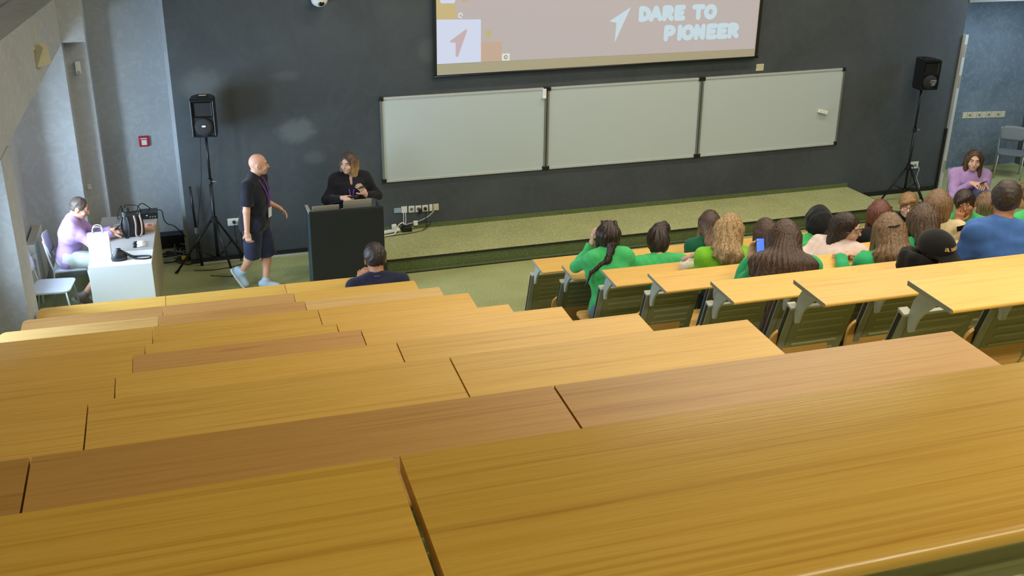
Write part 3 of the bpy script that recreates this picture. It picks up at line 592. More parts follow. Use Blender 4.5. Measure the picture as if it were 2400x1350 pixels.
# ------------------------------------------------------------------ left desk group
t = thing('teacher_desk', 'long white desk standing below the bright niche wall on the left', 'desk', (-1.29, -.98, 0), -.035)
MB().box((-.345, .46, .735), (.335, .93, .76), .004).obj('desk_top', 'table_grey', t)
MB().box((-.345, -.44, .735), (.335, .455, .76), .004).obj('desk_top', 'table_grey', t)
MB().box((-.345, -.90, .735), (.335, -.445, .76), .004).obj('desk_top', 'white_laminate', t)
MB().box((-.345, -.905, .0), (.335, -.885, .757), .003).obj('front_panel', 'white_laminate', t)
MB().box((.31, -.88, .0), (.333, .92, .735), .003).obj('side_panel', 'table_side', t)
MB().box((-.30, .90, .05), (.31, .92, .735)).obj('end_panel', 'table_side', t)
t = thing('paper_bag', 'white paper carrier bag with twisted handles on the desk end', 'bag', (-1.535, -1.62, .765), -.03)
mb = MB(); h_ = .315; V = []
for (z, d) in ((0, .10), (.12, .098), (h_, .045)): V += [(-.115, -d/2, z), (.115, -d/2, z), (.115-.0, d/2, z), (-.115, d/2, z)]
mb.add(V, [(3, 2, 1, 0)] + [(r*4+k, r*4+(k+1) % 4, r*4+4+(k+1) % 4, r*4+4+k) for r in range(2) for k in range(4)]); mb.obj('bag_body', 'paper_white', t)
for dy in (-.022, .022):
    mb = MB(); mb.tube(cat_rom([(-.05, dy, h_-.03), (-.052, dy, h_+.03), (-.035, dy*1.4, h_+.07), (0, dy*1.6, h_+.08), (.035, dy*1.4, h_+.07), (.052, dy, h_+.03), (.05, dy, h_-.03)], 4), .005, 6); mb.obj('handle', 'paper_white', t, smooth=True)
mb = strokes([[(-.012, .165), (.0, .15), (.012, .138)]], lambda p: p, .005); o = mb.obj('emblem', 'ink_grey', t, (0, -.047, .0)); o.rotation_euler = (-.13, 0, 0)
mb = strokes([[(-.05+.021*k, .115), (-.036+.021*k, .115)] for k in range(5)] + [[(-.06, .130), (.06, .131)]], lambda p: p, .0028); o = mb.obj('print_line', 'ink_grey', t, (0, -.049, .0)); o.rotation_euler = (-.13, 0, 0); o['kind'] = 'stuff'
t = thing('handbag', 'black leather tote handbag with striped straps standing on the desk', 'handbag', (-1.195, -.86, .762), .15)
mb = MB(); V = []
for (z, w2, d2) in ((0, .13, .07), (.10, .135, .072), (.20, .125, .055), (.28, .115, .030), (.30, .110, .024)):
    V += [(w2*math.cos(2*PI*q/20)*(1 if abs(math.cos(2*PI*q/20)) < .8 else .97), d2*math.sin(2*PI*q/20), z + (.012*math.cos(4*PI*q/20) if z > .25 else 0)) for q in range(20)]
mb.add(V, [list(range(20))[::-1], [80+q for q in range(20)]] + [(r*20+q, r*20+(q+1) % 20, r*20+20+(q+1) % 20, r*20+20+q) for r in range(4) for q in range(20)]); mb.obj('bag_body', 'leather_black', t, smooth=True)
for x0, x1 in ((-.11, -.06), (.02, .085)):
    mb = MB(); mb.ribbon(cat_rom([(x0, -.045, .26), (x0-.035*(1 if x0 < 0 else -.2), -.085, .16), (x0-.005, -.10, .03), ((x0+x1)/2, -.10, .005), (x1, -.10, .05), (x1+.01, -.085, .16), (x1, -.05, .26)], 5), .022, .004, (1, .2, 0)); mb.obj('strap', 'strap_tan' if x0 > 0 else 'leather_black', t, smooth=True)
for x0 in (-.10, .09): MB().tube([(x0, -.048, .26), (x0, -.058, .29)], .009, 8).obj('strap_ring', 'chrome', t)
t = thing('pouch_bag', 'small dark pouch bag with a long strap lying on the desk corner', 'bag', (-1.335, -1.72, .762), .1)
mb = MB(); V = []
for (z, w2, d2) in ((0, .085, .05), (.04, .09, .055), (.09, .06, .035), (.125, .022, .015), (.14, .03, .018)):
    V += [(w2*math.cos(2*PI*q/16), d2*math.sin(2*PI*q/16), z) for q in range(16)]
mb.add(V, [list(range(16))[::-1], [64+q for q in range(16)]] + [(r*16+q, r*16+(q+1) % 16, r*16+16+(q+1) % 16, r*16+16+q) for r in range(4) for q in range(16)]); mb.obj('pouch', 'leather_black', t, smooth=True)
mb = MB(); mb.ribbon(cat_rom([(.0, .0, .13), (.07, .03, .07), (.15, .04, .012), (.26, .02, .006), (.335, -.01, .006), (.33, -.07, .006), (.25, -.075, .006), (.15, -.03, .02), (.03, .0, .11)], 6), .024, .004, (0, .3, 1)); mb.obj('strap', 'leather_black', t, smooth=True)
for k, (x, y, a, lb) in enumerate(((-1.125, -1.17, .12, 'white marker pen lying farthest back of the four on the desk'), (-1.13, -1.225, .1, 'white marker pen second from the back of the four on the desk'), (-1.12, -1.275, .14, 'white marker pen third from the back of the four on the desk'), (-1.125, -1.325, .08, 'white marker pen nearest the pouch bag on the desk'))):
    t = thing('marker_pen', lb, 'marker', (x, y, .774), a, 'marker pens on the desk')
    MB().tube([(-.03, 0, 0), (.065, 0, 0)], .012, 10).obj('barrel', 'card_white', t, smooth=True); MB().tube([(-.072, 0, 0), (-.03, 0, 0)], .0125, 10).obj('cap', 'cable_black', t, smooth=True)
t = thing('tissue_packet', 'salmon coloured open packet lying beside the black handbag', 'packet', (-1.015, -.66, .762), -.03)
MB().box((-.055, -.10, 0), (.055, .10, .045), .01).obj('wrap', 'salmon', t); MB().prism(rrect(.05, .09, .02), 2, .040, .049).obj('opening', 'copper', t)
t = thing('amplifier', 'black wireless receiver unit at the far end of the desk', 'amplifier', (-1.03, -.17, .762), 0)
MB().box((-.11, -.10, .0), (.11, .12, .075), .004).obj('casing', 'black_metal', t); MB().box((-.105, -.104, .008), (.105, -.098, .068)).obj('front_panel', 'black_plastic', t); MB().box((-.03, -.107, .045), (-.01, -.103, .055)).obj('badge', 'card_white', t)
for x in (.02, .05, .08): MB().tube([(x, -.103, .03), (x, -.115, .03)], .008, 10).obj('knob', 'standard_grey', t)
mb = MB(); mb.tube(cat_rom([(.10, .10, .05), (.16, .02, .06), (.18, -.02, -.05), (.22, .0, -.12), (.30, .12, -.2), (.42, .3, -.42)], 5), .006, 6); mb.obj('cable', 'cable_black', t, smooth=True)
mb = MB(); mb.tube(cat_rom([(.04, .11, .06), (-.06, .10, .15), (-.12, .04, .13), (-.13, .0, .06)], 5), .006, 6); mb.obj('cable', 'cable_black', t, smooth=True)
t = thing('audio_mixer', 'small black mixing console with upright plugs on the far desk end', 'mixer', (-1.27, -.20, .762), .05)
MB().box((-.095, -.07, .0), (.095, .09, .055), .004).obj('casing', 'black_metal', t); MB().box((-.09, -.065, .055), (.09, .085, .06)).obj('top_panel', 'standard_grey', t)
for k in range(4):
    for j in range(3): MB().tube([(-.06+.04*k, -.04+.035*j, .06), (-.06+.04*k, -.04+.035*j, .074)], .008, 8).obj('knob', 'black_plastic' if j else 'chrome', t)
for k in range(3): MB().tube([(-.07+.035*k, .06, .06), (-.07+.035*k, .06, .13)], [.011, .007], 8).obj('jack_plug', 'chrome' if k % 2 else 'cable_black', t)
for (a, b) in ((-.07, -.13), (-.035, .16)):
    mb = MB(); mb.tube(cat_rom([(a, .06, .13), (a+.01*(1 if b > 0 else -1), .06, .165), (b*.7, .05, .15), (b, .03, .06), (b*1.02, .02, .008)], 5), .005, 6); mb.obj('cable', 'cable_black', t, smooth=True)
t = thing('white_cable', 'coil of white charging cable on the desk near the phone', 'cable', (-1.38, -.55, .768), 0)
mb = MB(); mb.tube([(.07*math.cos(q*.5)*(1-.015*q*.5), .07*math.sin(q*.5), .004+.0025*q*.5) for q in range(28)], .0045, 6); mb.obj('coil', 'card_white', t, smooth=True)
# chairs with metal legs
def chair(label, x, y, rz, seat, leg, z=0.):
    t = thing('chair', label, 'chair', (x, y, z), rz)
    mb = MB(); o = rrect(.44, .43, .07); mb.prism(o, 2, .44, .455); mb.obj('seat', seat, t)
    mb = MB(); V = []; cols, rows = 8, 6
    for j in range(rows+1):
        for i in range(cols+1):
            u = -1+2*i/cols; v = j/rows; ww = .205*(1-.10*(abs(v-.5)*2)**3)
            V.append((ww*u, -.205-.05*v-.03*(1-u*u)+.0, .60+.26*v - .02*(abs(u)**4)*(1 if v > .5 else -1)))
    n = len(V); V += [(a, b-.014, c) for a, b, c in V]; F = []
    for j in range(rows):
        for i in range(cols):
            q = j*(cols+1)+i; F += [(q+1, q, q+cols+1, q+cols+2), (n+q, n+q+1, n+q+cols+2, n+q+cols+1)]
    bd = list(range(cols+1)) + [j*(cols+1)+cols for j in range(1, rows+1)] + [rows*(cols+1)+i for i in range(cols-1, -1, -1)] + [j*(cols+1) for j in range(rows-1, 0, -1)]
    F += [(bd[i], bd[(i+1) % len(bd)], n+bd[(i+1) % len(bd)], n+bd[i]) for i in range(len(bd))]
    mb.add(V, F); mb.obj('backrest', seat, t, smooth=True)
    for sx in (-1, 1):
        mb = MB(); mb.tube([(sx*.20, .17, .445), (sx*.215, .22, .0)], .011, 8); mb.obj('leg', leg, t, smooth=True)
        mb = MB(); mb.tube([(sx*.20, -.27, .84), (sx*.20, -.235, .6), (sx*.20, -.20, .44), (sx*.215, -.26, .0)], .011, 8); mb.obj('leg', leg, t, smooth=True)
    mb = MB(); mb.tube([(-.2, .16, .43), (.2, .16, .43)], .01, 6).tube([(-.2, -.19, .43), (.2, -.19, .43)], .01, 6).tube([(-.2, -.2, .43), (-.2, .17, .43)], .01, 6).tube([(.2, -.2, .43), (.2, .17, .43)], .01, 6); mb.obj('seat_frame', leg, t)
    return t
chair('pale grey chair on which the man in lilac sits at the desk', -1.93, -.84, -PI/2, 'pale_seat', 'alu_light')
chair('pale chair with a bright back, standing empty beside the column', -2.10, -1.52, -PI/2-.1, 'pale_seat', 'alu_light')
chair('grey plastic chair standing empty in the lobby corner at upper right', 13.40, .66, 2.45, 'grey_seat', 'standard_grey')
t = thing('radiator', 'white panel radiator along the window wall behind the seated man', 'radiator', (-2.37, -.42, .12), 0)
MB().box((-.05, -.45, .0), (.05, .35, .62), .008).obj('panel', 'radiator_white', t)
for k in range(12): MB().box((-.045, -.43+.065*k, .62), (.045, -.40+.065*k, .632)).obj('grille_bar', 'edge_grey', t)
mb = MB(); mb.tube(cat_rom([(.04, -.47, .50), (.05, -.50, .48), (.05, -.49, .3), (.05, -.47, .05), (.04, -.46, -.12)], 4), .014, 8); mb.obj('pipe', 'radiator_white', t, smooth=True)
MB().tube([(.04, -.46, .5), (.04, -.53, .5)], [.022, .026], 10).obj('valve', 'white_plastic', t)
# tripod stands and loudspeakers
def tripod(label, x, y, hub, top, feet, clamp, loc_z=0.):
    t = thing('speaker_stand', label, 'speaker stand', (x, y, loc_z))
    MB().tube([(0, 0, .16), (0, 0, clamp+.05)], .021, 10).obj('lower_pole', 'black_metal', t, smooth=True); MB().tube([(0, 0, clamp), (0, 0, top)], .016, 10).obj('upper_pole', 'black_metal', t, smooth=True)
    MB().tube([(0, 0, hub-.03), (0, 0, hub+.04)], .04, 10).obj('hub', 'black_plastic', t); MB().tube([(0, 0, .15), (0, 0, .20)], .032, 10).obj('brace_collar', 'black_plastic', t)
    MB().tube([(0, 0, clamp), (0, 0, clamp+.06)], .03, 10).obj('clamp', 'black_plastic', t); MB().tube([(.02, -.02, clamp+.03), (.075, -.03, clamp+.03)], .011, 8).obj('clamp_knob', 'chrome', t)
    for (fx, fy) in feet:
        d = Vector((fx-x, fy-y, 0)); 
        lg = MB().tube([(d.x*.07, d.y*.07, hub), (d.x*.97, d.y*.97, .02)], .0155, 8).obj('leg', 'black_metal', t, smooth=True)
        MB().tube([(d.x*.96, d.y*.96, .028), (d.x*1.0, d.y*1.0, .0)], [.02, .022], 8).obj('foot_cap', 'black_plastic', lg)
        MB().tube([(d.x*.05, d.y*.05, .175), (d.x*.52, d.y*.52, hub*.49)], .011, 6).obj('brace', 'black_metal', t, smooth=True)
    return t
def speaker(label, x, y, z, rz, w_, h_, d_, badge, text):
    t = thing('loudspeaker', label, 'loudspeaker', (x, y, z), rz)
    mb = MB(); o = [(-w_/2, -d_/2), (w_/2, -d_/2), (w_/2, d_*.1), (w_*.28, d_/2), (-w_*.28, d_/2), (-w_/2, d_*.1)]
    mb.prism(o, 2, .012, h_-.012); mb.prism([(a*.94, b*.94) for a, b in o], 2, 0, .014); mb.prism([(a*.94, b*.94) for a, b in o], 2, h_-.014, h_); mb.obj('cabinet', 'black_plastic', t)
    f = -d_/2
    mb = MB(); 
    for a, b in (((-w_/2, .01), (-w_/2+.022, h_-.01)), ((w_/2-.022, .01), (w_/2, h_-.01))): mb.box((a[0], f-.022, a[1]), (b[0], f+.01, b[1]), .006)
    mb.box((-w_/2, f-.022, .01), (w_/2, f+.01, .028), .006).box((-w_/2, f-.022, h_-.034), (w_/2, f+.01, h_-.01), .006); mb.obj('front_bezel', 'black_metal', t)
    hz = h_*.52; q = .026; wi = w_/2-.03
    mb = MB(); mb.add([(-wi, f-.018, hz), (wi, f-.018, hz), (wi, f-.018, h_-.04), (-wi, f-.018, h_-.04), (-.045, f+.05, hz+.06), (.045, f+.05, hz+.06), (.045, f+.05, h_-.10), (-.045, f+.05, h_-.10)], [(0, 1, 5, 4), (1, 2, 6, 5), (2, 3, 7, 6), (3, 0, 4, 7), (4, 5, 6, 7)]); mb.obj('horn', 'black_metal', t)
    mb = MB(); n = 20; V = []; rw, rh = wi*.98, h_*.235; cz = h_*.275
    for (s_, y) in ((1, f-.012), (.97, f-.024), (.55, f-.034), (.0, f-.037)): V += [(rw*s_*math.cos(2*PI*k/n), y, cz+rh*s_*math.sin(2*PI*k/n)) for k in range(n)]
    mb.add(V, [(r*n+k, r*n+(k+1) % n, r*n+n+(k+1) % n, r*n+n+k) for r in range(3) for k in range(n)]); mb.obj('woofer_grille', 'black_grille', t, smooth=True)
    if badge: MB().box((-.022, f-.042, cz+.006), (.022, f-.034, cz+.026), .002).obj('badge', 'card_white', t)
    for ln in text:
        o = strokes(ln, lambda p: p, .0028).obj('print_line', 'card_white', t, (0, f-.040, cz)); o['kind'] = 'stuff'
    MB().box((-.06, -.05, h_-.004), (.06, .03, h_+.012), .004).obj('handle', 'black_grille', t); MB().box((-.045, -.035, h_+.008), (.045, .012, h_+.016)).obj('handle_grip', 'cream_plastic' if badge else 'black_plastic', t)
    MB().tube([(0, .0, -.03), (0, .0, .01)], .024, 10).obj('pole_socket', 'black_plastic', t)
tripod('black tripod stand carrying the left loudspeaker next to the walking man', -.232, -.33, .70, 1.82, [(-.777, -.304), (-.063, -.612), (.143, -.03)], 1.19)
speaker('black loudspeaker on the left tripod, front facing the seats', -.225, -.33, 1.825, -.12, .29, .485, .30, True, [])
tripod('black tripod stand carrying the right loudspeaker near the door', 10.70, -.04, .56, 1.84, [(10.26, -.02), (11.02, -.08), (10.78, -.50)], 1.15)
speaker('black loudspeaker on the right tripod, turned slightly left of the lobby', 10.71, -.04, 1.845, -.14, .30, .47, .34, False, [[[(.0, .03), (.02, .03)], [(.03, .03), (.09, .03)]], [[(-.01, .005), (.0, .0)], [(.015, .005), (.09, .005)]], [[(.02, -.02), (.08, -.02)]], [[(.02, -.04), (.07, -.04)]]])
t = thing('folded_stand', 'thin black folded stand leaning at the niche corner by the left tripod', 'stand', (-.44, -.10, 0))
MB().tube([(0, 0, 0), (-.03, .0, .55)], .019, 8).obj('lower_tube', 'black_metal', t, smooth=True); MB().tube([(-.03, 0, .5), (-.05, .0, 1.10)], .016, 8).obj('upper_tube', 'black_metal', t, smooth=True); MB().tube([(-.027, 0, .46), (-.03, 0, .54)], .027, 8).obj('clamp', 'chrome', t)
# cables on the floor
random.seed(5)
for k in range(13):
    cx_, cy_ = -.72+random.uniform(-.16, .20), .22+random.uniform(-.25, .45); pts = []
    for q in range(9):
        a = q*1.1+k; r = random.uniform(.08, .22); pts.append((r*math.cos(a)*1.2, r*math.sin(a), random.uniform(.006, .05)))
    t = tag(MB().tube(cat_rom(pts, 5), .0065, 6).obj('floor_cable', 'cable_grey' if k in (3, 8) else 'cable_black', None, (cx_, cy_, 0), True), 'tangled cable loop on the floor in the niche behind the white desk', 'cable', 'tangle of cables in the niche')
    if k in (3, 8): t['label'] = ('pale grey cable loop in the tangle behind the white desk, left one', 'pale grey cable loop in the tangle behind the white desk, right one')[k > 5]; del t['group']
t = thing('plug_adapter', 'yellow plug adapter lying on the cable tangle behind the desk', 'adapter', (-.66, .12, .02)); MB().box((-.04, -.03, 0), (.04, .03, .06), .01).obj('housing', 'yellow_plug', t); MB().tube([(.02, -.03, .03), (.02, -.06, .03)], .01, 8).obj('pin', 'cable_black', t)
t = thing('cable_box', 'dark low cable duct box on the niche floor under the grey wall', 'cable box', (-.80, .80, 0), WA)
MB().box((-.22, -.08, 0), (.24, .10, .17), .008).obj('casing', 'black_plastic', t); MB().box((-.225, -.085, .165), (.245, .105, .185), .004).obj('lid', 'black_metal', t)
for k, pts in enumerate(([(-.35, -.52, .008), (-.1, -.62, .008), (.05, -.55, .008), (.02, -.42, .008), (.10, -.25, .008), (.06, -.05, .01), (.03, -.02, .3)], [(-.55, -.28, .008), (-.3, -.32, .008), (-.02, -.25, .008), (.12, -.12, .008), (.07, -.04, .03), (.06, -.02, .2)])):
    tag(MB().tube(cat_rom(pts, 6), .005, 6).obj('floor_cable', 'cable_black', None, (0, 0, 0), True), ('black cable curling on the floor under the left tripod', 'black cable running along the wall base behind the left tripod')[k], 'cable')
tag(MB().tube(cat_rom([(-.258, -.31, 1.9), (-.30, -.2, 1.75), (-.34, -.15, 1.2), (-.42, -.08, .7), (-.48, -.06, .3), (-.50, -.05, .02)], 6), .0045, 6).obj('speaker_cable', 'cable_black', None, (0, 0, 0), True), 'thin black speaker cable hanging behind the left tripod pole', 'cable')
# by the socket row behind the lectern
def wcable(label, mat, pts, r=.007): tag(MB().tube([wl(*p) for p in cat_rom(pts, 6)], r, 7).obj('power_cable', mat, None, (0, 0, 0), True), label, 'cable')
wcable('pair of thin white cables hanging from the network outlet, left one', 'card_white', [(2.34, -.02, .47), (2.335, -.03, .38), (2.33, -.04, .27)], .005)
wcable('pair of thin white cables hanging from the network outlet, right one', 'card_white', [(2.365, -.02, .47), (2.367, -.03, .36), (2.35, -.05, .27)], .005)
wcable('white power cable looping over the black adapter behind the lectern', 'card_white', [(2.36, -.09, .26), (2.31, -.10, .34), (2.24, -.11, .31), (2.2, -.14, .24), (2.14, -.2, .215), (2.0, -.25, .215)], .0075)
wcable('black cable along the stage edge from adapter to lectern', 'cable_black', [(2.75, -.03, .30), (2.6, -.12, .215), (2.4, -.2, .213), (2.1, -.24, .213), (1.9, -.26, .213)], .006)
t = wthing('power_adapter', 'black power adapter block on the stage below the socket row', 'adapter', 2.36, -.10, .208); MB().box((-.07, -.04, 0), (.07, .04, .075), .008).obj('housing', 'black_plastic', t); MB().box((-.05, -.03, .075), (-.01, .03, .10), .006).obj('plug', 'black_metal', t); MB().tube([(.06, 0, .05), (.10, -.01, .05)], .012, 8).obj('strain_relief', 'standard_grey', t)
t = wthing('power_strip', 'white power strip with an upright plug beside the lectern foot', 'power strip', 2.17, -.12, .208); t.rotation_euler = (0, -.10, WA)
MB().box((-.17, -.03, .02), (.09, .03, .06), .008).obj('strip', 'white_plastic', t); MB().box((-.02, -.03, .058), (.05, .02, .13), .014).obj('plug', 'white_plastic', t)
for k in range(3): MB().tube([(-.14+.05*k, 0, .058), (-.14+.05*k, 0, .062)], .018, 12).obj('outlet', 'edge_grey', t)
tag(MB().tube(cat_rom([(10.05, -.45, .008), (10.3, -.62, .008), (10.5, -.45, .008), (10.7, -.6, .008), (10.95, -.5, .008), (11.05, -.3, .008), (10.7, -.25, .008), (10.5, -.3, .008)], 6), .007, 6).obj('floor_cable', 'cable_black', None, (0, 0, 0), True), 'black cable looped on the floor round the right tripod', 'cable')
#@@PEOPLE
# ------------------------------------------------------------------ implicit-surface body builder
class Vol:
    def __init__(s, lo, hi, h):
        s.o = np.array(lo, float); s.h = h; n = np.ceil((np.array(hi)-s.o)/h).astype(int)+1
        s.F = np.full(n, 1., np.float32); s.ax = [s.o[i]+h*np.arange(n[i]) for i in range(3)]
    def sub(s, lo, hi):
        sl = []; g = []
        for i in range(3):
            a = max(0, int((lo[i]-s.o[i])/s.h)); b = min(s.F.shape[i], int((hi[i]-s.o[i])/s.h)+2)
            if b <= a: return None, None
            sl.append(slice(a, b)); shp = [1, 1, 1]; shp[i] = b-a; g.append(s.ax[i][a:b].reshape(shp))
        return tuple(sl), g
    def op(s, sl, d, k, mode):
        A = s.F[sl]; d = d.astype(np.float32)
        if mode == 'add':
            h = np.clip(.5+.5*(A-d)/k, 0, 1); s.F[sl] = A*(1-h)+d*h-k*h*(1-h)
        else:
            d = -d; h = np.clip(.5-.5*(A-d)/k, 0, 1); s.F[sl] = A*(1-h)+d*h+k*h*(1-h)
    def cone(s, a, b, ra, rb, w=None, wf=1., k=.02, infl=0., mode='add', flat=False):
        a = np.array(a, float); b = np.array(b, float); ra += infl; rb += infl; m = max(ra, rb)*max(wf, 1)+k+.03
        sl, g = s.sub(np.minimum(a, b)-m, np.maximum(a, b)+m)
        if sl is None: return
        q = [g[i]-a[i] for i in range(3)]; ab = b-a; L2 = max(float(ab@ab), 1e-9)
        tt = (q[0]*ab[0]+q[1]*ab[1]+q[2]*ab[2])/L2; t = np.clip(tt, 0, 1)
        e = [q[i]-t*ab[i] for i in range(3)]; d2 = e[0]**2+e[1]**2+e[2]**2
        if w is not None:
            c = e[0]*w[0]+e[1]*w[1]+e[2]*w[2]; d2 = d2-c*c*(1-1/wf**2)
        d = np.sqrt(np.maximum(d2, 0))-(ra+(rb-ra)*t)
        if flat: d = np.maximum(d, (tt-1)*math.sqrt(L2))
        s.op(sl, d, k, mode)
    def ell(s, c, r, R=None, k=.02, infl=0., mode='add'):
        c = np.array(c, float); r = np.array(r, float)+infl; m = float(max(r))+k+.03
        sl, g = s.sub(c-m, c+m)
        if sl is None: return
        q = [g[i]-c[i] for i in range(3)]
        if R is not None: q = [R[0, i]*q[0]+R[1, i]*q[1]+R[2, i]*q[2] for i in range(3)]
        k0 = np.sqrt((q[0]/r[0])**2+(q[1]/r[1])**2+(q[2]/r[2])**2); k1 = np.sqrt((q[0]/r[0]**2)**2+(q[1]/r[1]**2)**2+(q[2]/r[2]**2)**2)+1e-6
        s.op(sl, k0*(k0-1)/k1, k, mode)
    def folds(s, amp, freq, seed):
        I = np.where(np.abs(s.F) < .05)
        if not len(I[0]): return
        P = np.stack([s.ax[i][I[i]] for i in range(3)], 1); rg = np.random.RandomState(seed); v = 0
        for f in (1, 1.9, 3.1):
            D = rg.normal(size=3)*np.array([1, 1, 1.3]); D /= np.linalg.norm(D); D2 = rg.normal(size=3); D2 /= np.linalg.norm(D2)
            v = v + np.sin(P@D*freq*f+1.6*np.sin(P@D2*freq*.6*f+rg.rand()*6)+rg.rand()*6)/f
        s.F[I] += (amp*v).astype(np.float32)
    def strands(s, c, amp, n, seed=0):
        I = np.where(np.abs(s.F) < .04)
        P = np.stack([s.ax[i][I[i]] for i in range(3)], 1)-np.array(c)
        ph = np.arctan2(P[:, 0], P[:, 1]); v = np.sin(n*ph+2.2*np.sin(P[:, 2]*16+seed)+seed)+.6*np.sin(n*2.3*ph+3*np.sin(P[:, 2]*9+2*seed))
        s.F[I] += (amp*v).astype(np.float32)
    def mesh(s):
        F = s.F; ins = F < 0; sx, sy_, sz = F.shape
        cnt = np.zeros((sx-1, sy_-1, sz-1), np.int8)
        for a in (0, 1):
            for b in (0, 1):
                for c in (0, 1): cnt += ins[a:sx-1+a, b:sy_-1+b, c:sz-1+c]
        cell = np.argwhere((cnt > 0) & (cnt < 8)); idx = np.full(cnt.shape, -1, np.int32); idx[tuple(cell.T)] = np.arange(len(cell))
        cor = [(a, b, c) for a in (0, 1) for b in (0, 1) for c in (0, 1)]
        val = {q: F[cell[:, 0]+q[0], cell[:, 1]+q[1], cell[:, 2]+q[2]] for q in cor}
        acc = np.zeros((len(cell), 3)); num = np.zeros(len(cell))
        for q in cor:
            for ax in range(3):
                if q[ax]: continue
                r = list(q); r[ax] = 1; r = tuple(r); va, vb = val[q], val[r]; m_ = (va < 0) != (vb < 0)
                t = np.where(m_, va/np.where(m_, va-vb, 1), 0)
                p = np.tile(np.array(q, float), (len(cell), 1)); p[:, ax] += t; acc += p*m_[:, None]; num += m_
        V = s.o+s.h*(cell+acc/num[:, None]); Q = []
        for ax in range(3):
            o1, o2 = (ax+1) % 3, (ax+2) % 3
            A = [slice(None)]*3; Bs = [slice(None)]*3; A[ax] = slice(0, -1); Bs[ax] = slice(1, None)
            for o_ in (o1, o2): A[o_] = Bs[o_] = slice(1, -1)
            ia, ib = ins[tuple(A)], ins[tuple(Bs)]
            e = np.argwhere(ia != ib)
            if not len(e): continue
            fl_ = ia[tuple(e.T)]; e = e.copy(); e[:, o1] += 1; e[:, o2] += 1; qd = []
            for (d1, d2) in ((-1, -1), (0, -1), (0, 0), (-1, 0)):
                c = e.copy(); c[:, o1] += d1; c[:, o2] += d2; qd.append(idx[tuple(c.T)])
            qd = np.stack(qd, 1); qd[~fl_] = qd[~fl_][:, ::-1]; Q.append(qd)
        return V, np.concatenate(Q) if Q else np.zeros((0, 4), int)
def npobj(name, parts, mat, parent, off):
    V = np.concatenate([p[0] for p in parts])-np.array(off); n = 0; Q = []
    for p in parts: Q.append(p[1]+n); n += len(p[0])
    Q = np.concatenate(Q).astype(np.int32); me = bpy.data.meshes.new(name)
    me.vertices.add(len(V)); me.vertices.foreach_set('co', V.astype(np.float32).ravel()); me.loops.add(len(Q)*4); me.loops.foreach_set('vertex_index', Q.ravel())
    me.polygons.add(len(Q)); me.polygons.foreach_set('loop_start', np.arange(0, len(Q)*4, 4, dtype=np.int32)); me.update(calc_edges=True)
    me.polygons.foreach_set('use_smooth', [True]*len(Q)); me.materials.append(MATS[mat]); return link(name, me, parent)
nv = lambda *a: np.array(a, float)
def unit(v): return v/np.linalg.norm(v)
def rotz(a): c, s_ = math.cos(a), math.sin(a); return np.array([[c, -s_, 0], [s_, c, 0], [0, 0, 1.]])
def rotx(a): c, s_ = math.cos(a), math.sin(a); return np.array([[1, 0, 0], [0, c, -s_], [0, s_, c.real]])
def roty(a): c, s_ = math.cos(a), math.sin(a); return np.array([[c, 0, s_], [0, 1, 0], [-s_, 0, c]])
def ik(a, b, l1, l2, hint):
    d = b-a; L_ = np.linalg.norm(d)
    if L_ > (l1+l2)*.995: b = a+d/L_*(l1+l2)*.995; d = b-a; L_ = np.linalg.norm(d)
    u = d/L_; x = (l1*l1-l2*l2+L_*L_)/(2*L_); hh = math.sqrt(max(l1*l1-x*x, 0)); n_ = hint-u*(hint@u)
    return a+u*x+unit(n_)*hh, b
def hand_field(w_, d, nrm, s, side, curl):
    # w_: wrist, d: pointing direction, nrm: back-of-hand normal, side: +1 thumb along +t
    d = unit(d); nrm = unit(nrm-d*(nrm@d)); t = np.cross(d, nrm)*side
    v = Vol(w_-.24*s, w_+.24*s, .0042)
    v.cone(w_-d*.03*s, w_+d*.02*s, .026*s, .026*s, t, 1.15, k=.01); v.cone(w_+d*.01*s, w_+d*.075*s, .0155*s, .0145*s, t, 2.7, k=.012)
    for j, (off, ln) in enumerate(((.030, .072), (.010, .080), (-.010, .075), (-.029, .058))):
        p = w_+d*.078*s+t*off*s; a = 0; r = .0088*s; dd = d+t*off*2.2; dd = unit(dd)
        for q, fr in enumerate((.45, .32, .23)):
            a += curl*(.5, .55, .4)[q]; e = dd*math.cos(a)-nrm*math.sin(a); p2 = p+e*ln*fr*s; v.cone(p, p2, r, r*.93, k=.004); p = p2; r *= .93
    p = w_+d*.022*s+t*.028*s; e = unit(d*.62+t*.72-nrm*.25); p2 = p+e*.045*s; v.cone(p-e*.01*s, p2, .0125*s, .0105*s, k=.01); e = unit(e+d*.5-nrm*curl*.5); v.cone(p2, p2+e*.032*s, .0105*s, .009*s, k=.005)
    return v.mesh()
